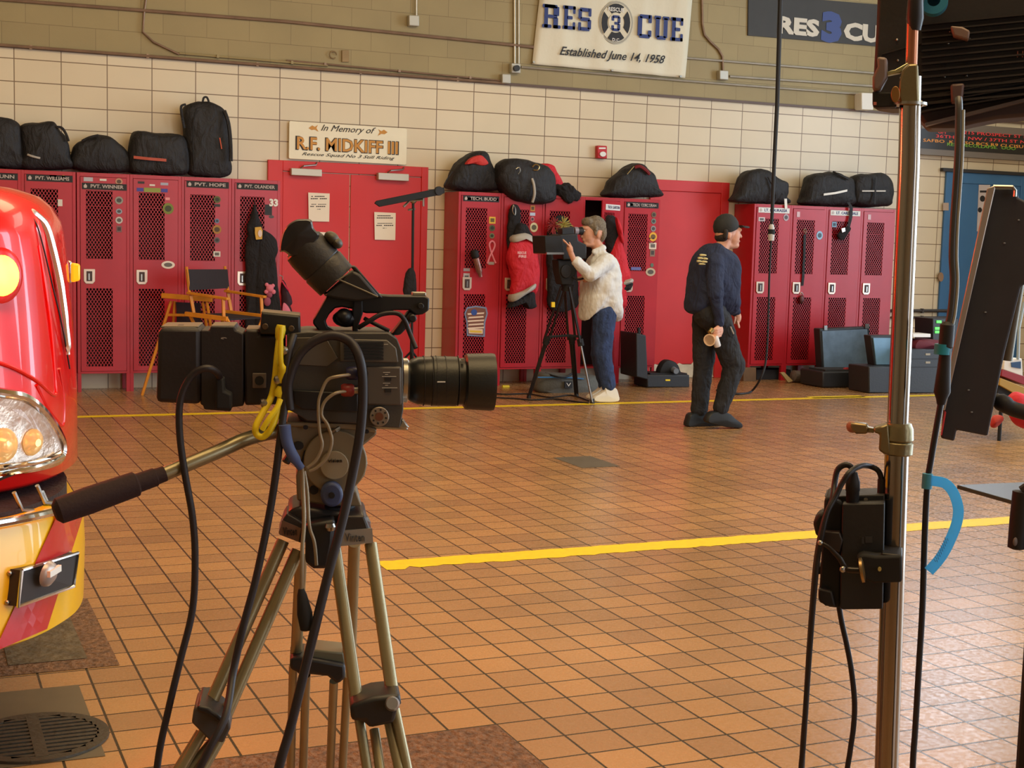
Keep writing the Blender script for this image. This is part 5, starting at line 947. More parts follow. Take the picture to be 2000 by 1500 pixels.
# ------------------------------------------------------------ foreground camera on its tripod
R=frame(600,700,2.04); s1=R.sc(650,750)
cam_=thing('cinema_camera',R.pt(680,838,0),'dark cinema camera with long lens and battery plates on the near tripod','camera')
def bx(name,x0,y0,x1,y1,d0,d1,m,par=None,bev=.003,lab=None): return B().bp(R,x0,y0,x1,y1,d0,d1).build(name,m,par or cam_,bev=bev,label=lab)
def py(name,pts,d0,d1,m,par=None,bev=.003): return B().pp(R,pts,d0,d1).build(name,m,par or cam_,bev=bev)
batm=M('battery_black',(34,28,30),.5,bump=.04,bs=200)
py('battery',[(312,640),(388,640),(391,648),(391,790),(305,786),(308,650)],-.055,.055,batm,bev=.006); bx('battery_top',314,637,387,641,-.045,.045,camtop,bev=.001); bx('battery_buttons',346,635.5,358,637,-.03,-.01,black,bev=.0005)
py('battery_adapter',[(391,645),(409,646),(411,637),(457,637),(460,645),(476,652),(476,793),(452,796),(451,804),(398,800),(397,792),(391,790)],-.05,.05,batm,bev=.004); bx('adapter_top',412,635.5,458,638,-.04,.04,camtop,bev=.001); bx('adapter_top',393,645,408,648,-.04,.03,camtop,bev=.001)
py('power_plate',[(478,644),(506,645),(506,655),(556,656),(556,790),(478,792)],-.052,.05,batm,bev=.004); bx('plate_top',480,642,506,645,-.04,.04,camtop,bev=.001)
o=bx('fan_port',493,729,520,758,-.056,-.052,M('port_grey',(104,92,84),.5),bev=.001); disc(B(),R,506.5,743.5,9,9,-.059,-.056).build('port_grille',matte,o)
b=B(); b.tube([R.pt(437,661+4*math.sin(a)-4*.0,-.0515)+R.e1*0 + R.e1*(.0038*math.cos(a))+V((0,0,.0038*math.sin(a))) for a in [k*.52 for k in range(10)]],.0005,5); b.build('release_mark',M('mark_pale',(150,140,136),.6),cam_)
o=py('wireless_box',[(510,610),(586,617),(587,655),(507,653)],-.06,.01,black,bev=.003); py('box_top',[(511,608),(586,615),(586,619),(510,612)],-.058,.01,camtop,o,.001)
for x,y in ((518,638),(569,642)):
    k=disc(B(),R,x,y,6,6,-.066,-.06,16).build('knob',M('knob_ring',(90,72,52),.4,.5) if 'knob_ring' not in bpy.data.materials else bpy.data.materials['knob_ring'],o,bev=.0008); disc(B(),R,x,y,3.5,3.5,-.068,-.066,14).build('knob_cap',ink,k) if 0 else None
bodyc=py('camera_body',[(560,652),(600,648),(700,650),(758,650),(776,662),(787,690),(788,800),(781,836),(702,832),(700,828),(600,822),(578,808),(562,800)],-.062,.07,camgrey,bev=.005)
py('rear_panel',[(566,660),(636,658),(660,700),(640,716),(566,712)],-.066,-.062,M('panel_dark',(84,76,66),.55),bodyc,.001)
py('vent_grille_frame',[(664,662),(756,664),(774,680),(778,708),(664,706)],-.067,-.062,M('panel_grey',(92,86,76),.5),bodyc,.0015)
b=B()
for k in range(6): b.bp(R,672,668+k*6.3,749,671.5+k*6.3,-.0715,-.067)
b.build('vent_slats',ink,bodyc)
py('lower_panel',[(714,716),(784,716),(785,792),(716,792)],-.068,-.062,M('panel_front',(80,72,64),.55),bodyc,.003)
b=B()
for x,y,w_ in ((748,727,14),(752,731,6),(746,735,28),(748,748,14),(752,752,6),(746,757,30),(700,805,0),(750,672,8)): 
    if w_: b.bp(R,x,y,x+w_,y+1.1,-.069,-.068)
b.build('engraved_lettering',M('engrave',(190,184,172),.6),bodyc)
b=B(); b.bp(R,752,738,764,744,-.0695,-.068); b.bp(R,752,760,764,766,-.0695,-.068); b.build('switches',black,bodyc)
py('base_panel',[(572,762),(700,768),(700,806),(590,800),(574,790)],-.068,-.062,black,bodyc,.002); py('underside',[(578,806),(702,812),(702,830),(600,826),(584,818)],-.055,.055,matte,bodyc,.005)
r_=B(); disc(r_,R,741,814,19,19,-.072,-.062,30); rs=r_.build('rosette',M('rosette_silver',(150,140,128),.4,.7),bodyc,bev=.001); disc(B(),R,741,814,8,8,-.075,-.072,18).build('rosette_hub',M('hub_brown',(120,78,60),.4,.6),rs)
b=B()
for k in range(8): a=k*math.pi/4+.2; disc(b,R,741+13.5*math.cos(a),814+13.5*math.sin(a),2,2,-.0735,-.072,8)
b.build('rosette_screws',ink,rs)
for x,y,m_,nm in ((690,729,M('connector_blue',(44,44,80),.4),'blue_connector'),(680,762,M('connector_red',(140,40,30),.4),'red_connector')):
    b=B(); b.lathe(R.pt(x-14,y,-.085),R.pt(x+12,y,-.085),[(0,.0075),(.2,.0095),(.8,.0095),(1,.007)],14); b.build(nm,m_,bodyc,smooth=True); b=B(); b.lathe(R.pt(x+12,y,-.085),R.pt(x+20,y,-.085),[(0,.006),(1,.006)],12); b.build('connector_ring',steel,bodyc,smooth=True)
disc(B(),R,710,729,9,9,-.075,-.066).build('connector_socket',black,bodyc); disc(B(),R,700,762,9,9,-.075,-.066).build('connector_socket',black,bodyc)
# lens
L=lambda x,y,d=0:R.pt(x,y,d)
lensm=M('lens_rubber',(30,31,27),.42,.1,bump=.04,bs=300); lensr=M('lens_black',(24,25,22),.35,.15)
def lz(name,x0,x1,prof,m_,par=None):
    a=L(x0,743+(x0-800)*.02,0.0);c=L(x1,743+(x1-800)*.02,0.0); return B().lathe(a,c,[(t,r*s1) for t,r in prof],40).build(name,m_,par or ln,smooth=True,ang=35)
ln=lz('lens',790,842,[(0,36),(.1,36),(.25,42),(.5,47),(1,48)],lensr,cam_); lz('lens_mount',786,800,[(0,44),(.6,44),(1,37)],steel)
lz('zoom_ring',842,893,[(0,46),(.04,49),(.96,49),(1,46)],lensm); lz('focus_barrel',893,908,[(0,46),(1,46)],lensr); lz('lens_hood',906,964,[(0,50),(.06,55),(.9,57),(1,56),(1,50),(.7,46)],lensm); 
b=B()
for x in (826,842,850,868,893): b.lathe(L(x,743.5),L(x+1.3,743.5),[(0,49.6*s1),(1,49.6*s1)],40)
b.build('lens_grooves',ink,ln)
b=B(); b.bp(R,854,745,870,747,-.0385,-.037); b.build('lens_marking',white,ln); b=B(); disc(b,R,905,703,3,3,-.03,-.02); b.build('hood_button',steel,ln)
lz('front_glass',950,952,[(0,46),(1,45)],M('front_glass',(20,16,20),.05))
# handle
hd=py('top_handle',[(641,576),(652,570),(700,572),(760,577),(830,578),(839,583),(838,606),(826,614),(812,616),(800,606),(770,606),(750,612),(715,612),(690,604),(668,600),(655,602),(643,614),(636,627),(640,638),(652,645),(700,648),(702,654),(640,654),(622,646),(611,632),(612,625)],-.02,.02,black,cam_,.004)
py('handle_front_leg',[(800,606),(816,612),(796,640),(782,655),(762,655),(778,636)],-.018,.018,black,hd,.004); bx('handle_top_strip',648,570,700,573.5,-.016,.016,camtop,hd,.001); bx('handle_top_strip',714,574,745,576.5,-.014,.014,camtop,hd,.001); bx('cold_shoe',806,571,832,578,-.015,.015,steel,hd,.001)
o=B(); disc(o,R,822,598,6,6,-.028,-.02); o.build('handle_button',rubber,hd,bev=.001); o=B(); disc(o,R,806,622,8,8,-.03,.01); o.build('thumb_screw',black,hd,bev=.002); py('cable_strap',[(692,572),(708,572),(709,612),(699,640),(699,652),(689,652),(688,612)],-.026,-.0,rubber,hd,.002)
b=B(); b.ell(R.pt(676,622,-.01),.02,.02,.013,R); b.ell(R.pt(672,618,-.02),.012,.02,.012,R); b.build('record_grip',black,hd,smooth=True)
# viewfinder
vf=B().lathe(R.pt(590,478,-.01),R.pt(657,549,-.01),[(0,37*s1),(.03,41*s1),(.2,43*s1),(.55,43*s1),(.57,41.5*s1),(.62,44*s1),(1,42*s1)],36).build('viewfinder',M('viewfinder_black',(42,38,34),.5,bump=.08,bs=160),cam_,smooth=True,ang=35)
py('viewfinder_box',[(633,578),(690,528),(704,536),(742,580),(700,590),(655,584)],-.04,.028,M('box_dark',(36,32,30),.5),vf,.004); py('viewfinder_plate',[(686,522),(694,519),(748,582),(738,582)],-.035,.025,black,vf,.002)
b=B(); b.tube(tp(R,[(655,548,-.041),(662,546,-.041),(712,568,-.041),(738,580,-.041)]),.0012,6); b.tube(tp(R,[(662,546,-.041),(690,528,-.041)]),.0012,6); b.build('box_edge',camtop,vf)
b=B(); b.ell(R.pt(648,465,-.015),.012,.016,.009,R,-.6); b.ell(R.pt(657,474,-.015),.010,.016,.008,R,-.6); b.build('diopter_lever',M('lever_olive',(70,64,48),.5),vf,smooth=True)
ec=B().pillow(R,[(546,490),(550,462),(560,442),(577,430),(592,428),(608,430),(613,446),(624,462),(602,486),(575,502),(556,492)],-.045,.03,5).build('eyecup',M('eyecup_rubber',(34,32,33),.3),vf,smooth=True)
for x,y in ((588,513),(600,528),(617,549),(636,574),(565,500)): B().ell(R.pt(x+1,y,-.012),.0035,.0035,.0035).build('adjust_screw',steel,vf,smooth=True)
# plate under camera
py('dovetail_plate',[(700,827),(796,833),(797,841),(700,836)],-.04,.04,steel,cam_,.002); py('dovetail_plate',[(786,818),(800,835),(790,838),(778,836)],-.05,-.02,steel,cam_,.002)
# tripod
tl=thing('tripod',V((R.pt(640,1000).x,R.pt(640,1000).y,0)),'silver and tan broadcast tripod holding the near camera, pan bar to the left','tripod')
def ty(name,pts,d0,d1,m,par=None,bev=.003): return B().pp(R,pts,d0,d1).build(name,m,par or tl,bev=bev)
hdm=ty('fluid_head',[(561,826),(700,832),(736,842),(735,850),(705,874),(712,880),(718,905),(712,930),(690,955),(698,960),(707,990),(640,988),(580,978),(578,930),(585,905),(566,900),(560,870)],-.045,.05,tan,bev=.006)
ty('camera_plate',[(560,823),(700,827),(736,838),(735,846),(700,840),(560,833)],-.05,.05,M('plate_tan',(138,124,98),.45,.35),hdm,.002)
b=B(); disc(b,R,655,902,62,62,-.052,-.045,40); b.build('drag_disc',M('disc_tan',(132,118,92),.45,.25),hdm,bev=.002); b=B(); disc(b,R,653,909,28,28,-.058,-.052,30); o=b.build('logo_disc',M('logo_tan',(150,136,110),.5),hdm,bev=.001); T('vision',R,641,903,668,896,ink,o,'logo_lettering',d=-.0585)
b=B(); disc(b,R,648,967,22,24,-.07,-.045,28); o=b.build('pan_lock',M('knob_blue',(62,74,112),.5),hdm,bev=.004); b=B(); disc(b,R,648,968,6,6,-.074,-.07,14); b.build('lock_hub',ink,o)
b=B(); disc(b,R,613,957,9,9,-.047,-.045,16); disc(b,R,583,871,10,8,-.052,-.045,16); disc(b,R,716,843,5,4,-.053,-.05,12); disc(b,R,597,835,5,4,-.053,-.05,12); b.build('bolt_holes',ink,hdm)
b=B(); b.tube(tp(R,[(648,845,-.055),(656,840,-.06),(662,836,-.055)]),.003,6); b.build('lever',steel,hdm); py_=ty('dark_recess',[(594,880),(618,878),(618,918),(598,920),(588,900)],-.048,-.045,matte,hdm,.001); B().tube(tp(R,[(576,872,-.03),(566,890,-.04),(558,903,-.045)]),.006,8).build('tilt_lever',rubber,hdm,smooth=True)
pb=B().tube(tp(R,[(596,838,-.01),(560,840,-.012),(524,846,-.02),(480,858,-.04),(430,880,-.06),(370,905,-.08),(300,934,-.10)]),[.014]*2+[.0105]*5,14,4).build('pan_bar',M('bar_olive',(146,136,104),.3,.5),tl,smooth=True)
B().lathe(R.pt(322,925,-.095),R.pt(106,1001,-.15),[(0,.011),(.08,.0115),(.09,.013),(.25,.0135),(.27,.0175),(.7,.019),(.96,.018),(1,.011)],20).build('grip',M('grip_brown',(46,28,30),.85,bump=.08,bs=200),pb,smooth=True)
b=B(); a=R.pt(646,984,0); b.lathe(a,a+V((0,0,-.022)),[(0,.036),(1,.036)],30); b.build('pan_base',matte,tl); b=B(); b.lathe(a+V((0,0,-.018)),a+V((0,0,-.028)),[(0,.055),(1,.06)],30); b.build('bowl',M('bowl_grey',(120,116,104),.4,.6),tl,smooth=True)
castm=M('casting_dark',(58,54,52),.35,.4); badge=M('badge_silver',(170,172,174),.35,.7)
ty('leg_casting',[(563,996),(590,988),(640,998),(700,1003),(716,1006),(722,1035),(664,1045),(640,1046),(600,1050),(556,1040)],-.05,.06,castm,bev=.006)
o=ty('leg_casting',[(553,1014),(560,1002),(602,1026),(595,1064),(543,1044)],-.065,.0,castm,bev=.003); q=[R.pt(x,y,-.067) for x,y in ((551,1016),(588,1032),(583,1058),(545,1043))]; B().prism(q,R.e2*.002).build('badge_plate',M('badge_brown',(128,100,84),.45,.5),o); T('Vinten',R,553,1046,580,1030,ink,o,'badge_lettering',d=-.068)
o=ty('leg_casting',[(660,1008),(712,1006),(722,1032),(726,1036),(729,1060),(664,1068),(660,1040)],-.07,-.0,castm,bev=.004); q=[R.pt(x,y,-.073) for x,y in ((662,1037),(727,1032),(729,1060),(664,1067))]; B().prism(q,R.e2*.003).build('badge_plate',badge,o); T('Vinten',R,674,1058,712,1042,M('badge_grey',(70,72,76),.5),o,'badge_lettering',d=-.075)
ty('bowl_clamp',[(596,1024),(655,1014),(652,1062),(641,1112),(612,1112),(596,1100)],-.085,-.03,black,bev=.006); b=B(); b.lathe(R.pt(645,1022,-.09),R.pt(646,1036,-.09),[(0,.006),(.5,.008),(1,.006)],12); b.build('clamp_pin',steel,tl,smooth=True)
def leg(name,A,mid,spr=0): pass
def ext0(A,Bq,z=0.02): # extend line A->B to height z
    d=Bq-A; return A+d*((A.z-z)/(A.z-Bq.z))
legs=[((553,1056,-.05),(410,1378,-.12),.0094),((582,1075,-.05),(441,1396,-.12),.0094),((588,1088,.05),(578,1290,.16),.0094),((692,1062,.05),(684,1290,.16),.0094),((653,1066,-.06),(697,1369,-.16),.0094),((724,1062,-.06),(768,1364,-.16),.0094)]
for a,c,r in legs: B().tube([R.pt(*a),R.pt(*c)],r,14).build('upper_leg_tube',alu,tl,smooth=True)
low=[((392,1430,-.125),(349,1500,-.14)),((422,1440,-.125),(372,1500,-.14)),((400,1425,-.135),(356,1500,-.15)),((432,1440,-.135),(398,1500,-.15)),((573,1300,.165),(568,1500,.27)),((598,1318,.165),(592,1500,.27)),((652,1330,.165),(645,1500,.27)),((679,1318,.165),(669,1500,.27)),
 ((699,1385,-.165),(717,1500,-.20)),((731,1425,-.165),(742,1500,-.20)),((760,1412,-.165),(779,1500,-.20)),((771,1385,-.165),(795,1500,-.20))]
for a,c in low:
    A=R.pt(*a); B().tube([A,ext0(A,R.pt(*c),.05)],.0072,12).build('lower_leg_tube',alu,tl,smooth=True)
for i in (0,4,8):
    P0=[ext0(R.pt(*a),R.pt(*c),.05) for a,c in low[i:i+4]]; m0=sum(P0,V())/4; b=B(); b.lathe(m0+V((0,0,-.045)),m0+V((0,0,.03)),[(0,.05),(.5,.045),(1,.03)],16); b.build('foot',rubber,tl,smooth=True)
ty('leg_clamp',[(378,1385),(385,1380),(448,1402),(450,1424),(436,1452),(408,1446),(374,1412)],-.16,-.09,M('clamp_grey',(70,66,62),.5),bev=.006); ty('leg_clamp',[(385,1378),(408,1382),(446,1412),(440,1420),(400,1395),(384,1390)],-.17,-.085,black,bev=.004)
ty('leg_clamp',[(683,1378),(728,1362),(782,1356),(784,1376),(776,1388),(770,1414),(720,1424),(712,1410),(686,1410)],-.20,-.13,black,bev=.006); b=B(); b.lathe(R.pt(766,1374,-.215),R.pt(766,1374,-.195),[(0,.008),(1,.011)],18); b.build('clamp_cap',badge,tl,smooth=True)
ty('rear_leg_clamp',[(566,1285),(590,1283),(675,1298),(675,1325),(660,1338),(640,1322),(600,1318),(592,1328),(580,1314),(566,1308)],.12,.20,black,bev=.006); ty('clamp_top',[(590,1282),(616,1269),(672,1275),(675,1298)],.13,.19,M('clamp_olive',(104,104,84),.5),bev=.003)
# ------------------------------------------------------------ cables on and around the near camera
def cab(name,pts,r,m_,lab,g='cables of the near camera',k=6): return B().tube([R.pt(*q) for q in pts],r,10,k).build(name,m_,smooth=True,label=lab,cat='cable',group=g)
def tofl(pts,n=1):
    a=V(R.pt(*pts[-2]));c=V(R.pt(*pts[-1])); return None
cabm=M('cable_black',(34,27,30),.5)
cab('camera_cable',[(430,742,-.075),(424,728,-.09),(405,719,-.10),(378,730,-.10),(358,762,-.10),(350,800,-.10),(352,860,-.10),(362,930,-.10),(376,1010,-.10),(381,1090,-.10),(376,1190,-.10),(352,1290,-.11),(328,1390,-.12),(308,1490,-.13),(296,1640,-.14),(292,1900,-.12),(300,2150,-.10)],.0050,cabm,'thin black cable hanging from the battery plate, leftmost at the near tripod')
B().pp(R,[(421,740),(437,738),(438,764),(452,770),(452,800),(421,800)],-.085,-.053).build('cable_plug',matte,label='square black power plug pushed into the battery adapter',cat='plug',bev=.003)
cab('camera_cable',[(574,655,-.07),(564,690,-.085),(558,740,-.09),(556,790,-.09),(548,850,-.10),(538,930,-.10),(525,1010,-.10),(500,1130,-.11),(476,1220,-.12),(456,1310,-.13),(440,1400,-.18),(405,1470,-.20),(372,1560,-.20),(345,1800,-.18),(340,2150,-.12)],.0055,cabm,'black cable dropping from the camera rear along the left tripod leg')
cab('camera_cable',[(566,800,-.09),(563,750,-.09),(580,700,-.09),(608,670,-.09),(648,655,-.09),(684,668,-.09),(703,704,-.10),(709,760,-.10),(704,840,-.10),(688,930,-.10),(668,1020,-.11),(644,1110,-.12),(617,1220,-.13),(590,1330,-.14),(565,1430,-.15),(542,1510,-.16),(500,1700,-.16),(470,2150,-.12)],.0068,cabm,'thick black cable arching over the camera side and falling before the tripod head')
b=B(); b.tube(tp(R,[(556,830,-.105),(560,862,-.105),(572,890,-.105),(588,914,-.10)]),[.0085,.0085,.008,.006],10,4); b.build('taped_cable',bluetape,smooth=True,label='short cable end wrapped in blue tape beside the tripod head',cat='cable')
cab('wire',[(690,731,-.09),(660,735,-.10),(640,742,-.10),(628,765,-.10),(622,790,-.10),(624,840,-.10),(629,870,-.10),(618,898,-.10),(600,914,-.10)],.0024,M('wire_grey',(150,136,112),.35,.4),'thin bare grey wire curving down from the blue connector')
cab('wire',[(680,764,-.09),(655,768,-.10),(634,785,-.10),(628,810,-.10),(640,830,-.10),(648,860,-.10),(640,890,-.10),(620,912,-.10),(604,920,-.10)],.0024,bpy.data.materials['wire_grey'],'thin bare grey wire curving down from the red connector')
cab('wire',[(590,914,-.10),(592,960,-.10),(594,1020,-.11),(590,1080,-.12),(589,1150,-.12)],.0030,bpy.data.materials['wire_grey'],'straight grey wire dropping to the dangling black plug')
cab('wire',[(594,920,-.095),(600,960,-.095),(604,1025,-.10),(614,1060,-.10),(618,1104,-.10)],.0026,bpy.data.materials['wire_grey'],'grey wire tucked behind the bowl clamp of the tripod')
B().lathe(R.pt(588,1150,-.12),R.pt(600,1230,-.12),[(0,.004),(.15,.007),(.6,.011),(.97,.010),(1,.008)],16).build('dangling_plug',matte,smooth=True,label='black plug dangling between the tripod legs on a grey wire',cat='plug')
yt_=thing('yellow_cable',R.pt(520,850,-.10),'bright yellow cable looped between the wireless box and camera body','cable')
B().lathe(R.pt(549,635,-.075),R.pt(545,668,-.075),[(0,.006),(.25,.0075),(.7,.0065),(1,.004)],14).build('boot',yel,yt_,smooth=True)
B().tube(tp(R,[(545,664,-.075),(541,700,-.08),(537,740,-.08),(530,775,-.08),(515,803,-.09),(500,832,-.10),(501,848,-.10),(514,853,-.10),(530,836,-.10),(543,800,-.09),(549,770,-.085)]),.0048,10,6).build('loop',yel,yt_,smooth=True); B().tube(tp(R,[(549,640,-.09),(548,700,-.095),(552,725,-.09),(548,745,-.085)]),[.0035,.004,.006,.006],10,5).build('loop',yel,yt_,smooth=True)
B().tube(tp(R,[(512,840,-.11),(524,820,-.11),(540,798,-.105),(548,780,-.10)]),.0040,8,5).build('loop',yel,yt_,smooth=True); B().lathe(R.pt(550,755,-.085),R.pt(545,775,-.085),[(0,.006),(.5,.0085),(1,.007)],14).build('boot',yel,yt_,smooth=True)
for x,y in ((556,688),(542,745),(515,790)): b=B(); b.lathe(R.pt(x-6,y,-.085),R.pt(x+7,y-5,-.085),[(0,.004),(.3,.007),(.7,.007),(1,.004)],12); b.build('metal_connector',steel,yt_,smooth=True)
cab('handle_cable',[(700,640,-.03),(720,628,-.04),(745,614,-.04),(775,612,-.04),(790,625,-.04),(800,650,-.04),(812,680,-.05)],.0034,cabm,'thin black cable arched beneath the camera top handle')
cab('handle_cable',[(712,622,-.02),(735,634,-.03),(760,646,-.03)],.0030,cabm,'short black cable crossing inside the camera handle loop')
# ------------------------------------------------------------ chrome light stand on the right
G_=frame(1750,900,2.08); sg=G_.sc(1750,900)
st=thing('light_stand',V((G_.pt(1733,1450).x,G_.pt(1733,1450).y,0)),'tall chrome light stand in the right foreground carrying a black ballast box','stand')
def g_t(name,pts,r,m,par=None,n=20,k=0,**kw): return B().tube([G_.pt(*q) for q in pts],r,n,k).build(name,m,par or st,smooth=True,**kw)
def g_p(name,pts,d0,d1,m,par=None,bev=.002): return B().pp(G_,pts,d0,d1).build(name,m,par or st,bev=bev)
ch2=M('chrome_pole',(158,150,140),.14,1,var=.05,vs=2); cast=M('stand_casting',(136,126,96),.35,.75,bump=.1,bs=40)
A=G_.pt(1752,870); D_=G_.pt(1733,1450)-A; D2=A+D_*((A.z-.12)/(-D_.z)); B().tube([A,D2],.0178,24).build('lower_tube',ch2,st,smooth=True)
g_t('upper_tube',[(1751,880),(1775,330),(1779,150)],.0155,ch2,n=24); g_t('spigot',[(1779,160),(1783,30)],.0085,M('spigot_copper',(180,120,90),.3,.8)); B().lathe(G_.pt(1786,60),G_.pt(1788,0),[(0,.009),(.4,.0125),(1,.011)],18).build('top_knuckle',black,st,smooth=True)
for i in range(3):
    a=i*2.094+.5; p=V((D2.x,D2.y,.42)); q=V((D2.x+.55*math.cos(a),D2.y+.55*math.sin(a),.02)); B().tube([p,q],.011,10).build('leg',ch2,st,smooth=True); B().tube([V((D2.x,D2.y,.16)),p.lerp(q,.5)],.007,8).build('brace',ch2,st,smooth=True)
B().lathe(V((D2.x,D2.y,.38)),V((D2.x,D2.y,.45)),[(0,.028),(1,.028)],18).build('leg_collar',cast,st,smooth=True)
b=B(); b.lathe(G_.pt(1752,888),G_.pt(1754,862),[(0,.020),(.1,.0225),(.9,.0225),(1,.0205)],26); b.lathe(G_.pt(1754,862),G_.pt(1756,826),[(0,.0205),(.1,.0225),(.7,.0215),(1,.018)],26); cl=b.build('collar',cast,st,smooth=True,ang=30)
g_p('collar_ear',[(1735,828),(1722,832),(1706,836),(1707,846),(1718,848),(1716,880),(1728,888),(1740,886)],-.02,.012,cast,cl,.003); g_p('knob_neck',[(1694,834),(1707,837),(1707,846),(1694,845)],-.008,.006,cast,cl,.001); g_p('tee_knob',[(1659,827),(1672,826),(1694,829),(1697,838),(1694,848),(1672,848),(1663,842)],-.012,.010,M('knob_brassy',(140,124,92),.3,.75),cl,.003)
b=B(); b.ell(G_.pt(1664,834),.006,.012,.009); b.build('knob_end',M('knob_worn',(150,104,84),.5),cl,smooth=True)
for y in (190,136): pass
cl=g_p('top_collar',[(1762,136),(1774,124),(1793,124),(1796,200),(1788,206),(1760,204),(1754,190),(1756,160)],-.022,.02,cast,bev=.004)
g_p('collar_arm',[(1732,140),(1748,136),(1773,122),(1776,130),(1757,142),(1733,147)],-.01,.008,M('arm_bright',(190,190,150),.25,.85),cl,.001); g_p('lever_block',[(1713,110),(1733,112),(1733,150),(1718,178),(1704,176),(1704,150),(1714,130)],-.018,.012,M('grey_lever',(120,104,98),.5,.2),cl,.004)
disc(B(),G_,1749,184,9,16,-.03,-.022,20).build('dial',M('dial_brass',(150,110,60),.4,.6),cl,bev=.001); g_p('drive_block',[(1704,178),(1717,180),(1740,180),(1752,200),(1750,208),(1712,210),(1704,206)],-.015,.015,matte,cl,.002); B().bp(G_,1706,199,1712,205,-.017,-.015).build('red_label',M('label_red',(190,110,100),.5),cl)
b=B(); q=G_.pt(1775,206); b.lathe(q,q+V((0,0,.004)),[(0,.026),(1,.026)],24); b.build('washer',steel,cl,smooth=True); B().ell(G_.pt(1799,203),.004,.004,.005).build('washer_nut',steel,cl,smooth=True)
# ballast box
bt=thing('ballast_box',G_.pt(1665,1190,-.01),'black ballast box clamped to the left side of the chrome stand','ballast')
def t_p(name,pts,d0,d1,m,par=None,bev=.002): return B().pp(G_,pts,d0,d1).build(name,m,par or bt,bev=bev)
bxm=M('ballast_black',(30,31,34),.55,bump=.05,bs=120)
t_p('housing',[(1645,985),(1728,983),(1724,1190),(1645,1191),(1640,1186)],-.05,.03,bxm); t_p('side_plate',[(1610,975),(1618,970),(1640,980),(1646,985),(1641,1188),(1620,1186),(1599,1176),(1602,1120)],-.04,.05,matte,bev=.003); t_p('top_lip',[(1609,970),(1728,966),(1728,985),(1648,987)],-.02,.045,bxm)
t_p('side_ridges',[(1604,1038),(1640,1040),(1646,1056),(1640,1080),(1608,1062)],-.055,-.03,M('ridge_brown',(44,36,34),.5)); t_p('corner_bumper',[(1598,1150),(1625,1155),(1632,1186),(1612,1184),(1598,1172)],-.05,.0,rubber,bev=.003); t_p('side_lug',[(1596,1106),(1604,1106),(1604,1122),(1596,1122)],-.03,.0,rubber); t_p('side_knob',[(1587,1020),(1598,1003),(1612,1000),(1612,1040),(1594,1050)],-.03,.01,rubber,bev=.005)
b=B(); b.bp(G_,1690,1048,1704,1060,-.0515,-.05); b.bp(G_,1683,1050,1688,1062,-.0515,-.05); b.build('faint_labels',M('faint_label',(48,50,54),.5),bt); disc(B(),G_,1691,976,4,3,-.025,-.02).build('screw',steel,bt)
b=B(); b.lathe(G_.pt(1665,984,-.03),G_.pt(1666,922,-.03),[(0,.0095),(.4,.0098),(.42,.0106),(.7,.0106),(.9,.0075),(1,.0065)],18); b.build('power_plug',rubber,bt,smooth=True); b=B(); b.lathe(G_.pt(1722,978,.0),G_.pt(1722,935,.0),[(0,.007),(1,.006)],14); b.build('data_plug',rubber,bt,smooth=True); t_p('teal_collar',[(1707,970),(1725,970),(1725,984),(1707,984)],-.012,.01,teal)
cb=t_p('clamp_body',[(1672,1088),(1686,1082),(1710,1086),(1762,1085),(1762,1138),(1706,1140),(1680,1130)],-.075,-.028,matte,bev=.004); t_p('clamp_jaw',[(1722,1080),(1762,1084),(1762,1092),(1718,1096)],-.07,.03,black,cb); b=B(); disc(b,G_,1718,1112,3.5,4,-.079,-.075); b.build('clamp_screw',M('screw_pale',(200,190,120),.4,.5),cb)
b=B(); b.lathe(G_.pt(1679,1114,-.085),G_.pt(1688,1113,-.085),[(0,.012),(.2,.0185),(.8,.0185),(1,.012)],26); b.build('brass_disc',M('brass_disc',(168,140,96),.3,.85),cb,smooth=True); g_=B().tube(tp(G_,[(1680,1114,-.085),(1658,1113,-.085),(1650,1108,-.085),(1641,1092,-.085),(1630,1080,-.085),(1618,1068,-.085),(1603,1060,-.085)]),[.005,.005,.0045,.004,.0035,.003,.003],10,4).build('crank_handle',M('crank_dark',(52,48,46),.3,.6),cb,smooth=True)
b=B(); b.ell(G_.pt(1646,1112,-.092),.005,.004,.005); b.ell(G_.pt(1602,1060,-.088),.004,.004,.004); b.build('crank_bolt',steel,cb,smooth=True)
# cables on the stand
def cg(name,pts,r,m_,lab,g='cables hanging on the chrome stand',k=6): return B().tube([G_.pt(*q) for q in pts],r,10,k).build(name,m_,smooth=True,label=lab,cat='cable',group=g)
cbl=M('cable_dark',(26,25,30),.45)
cg('power_cable',[(1666,926,-.03),(1662,912,-.03),(1650,908,-.03),(1636,918,-.03),(1630,945,-.035),(1626,975,-.05),(1612,1010,-.06),(1600,1060,-.065),(1592,1120,-.065),(1582,1250,-.06),(1574,1380,-.06),(1566,1500,-.06),(1556,1800,-.05),(1560,2150,0)],.0045,cbl,'black cable looping from the ballast plug down its left side')
cg('power_cable',[(1722,938,.0),(1716,920,.0),(1700,911,.0),(1682,910,-.02),(1660,922,-.05),(1644,945,-.055),(1632,970,-.06),(1616,1000,-.07),(1606,1040,-.075),(1597,1090,-.075),(1590,1160,-.075),(1580,1290,-.07),(1570,1440,-.07),(1562,1600,-.06),(1566,2150,.0)],.0042,cbl,'second black cable arching behind the ballast plug to its left side')
cg('power_cable',[(1638,1180,-.02),(1644,1215,-.02),(1654,1260,-.02),(1663,1310,-.02),(1669,1370,-.02),(1667,1420,-.02),(1660,1470,-.02),(1652,1540,-.02),(1640,1800,0),(1650,2150,.03)],.0042,cbl,'black cable hanging from the bottom of the ballast box')
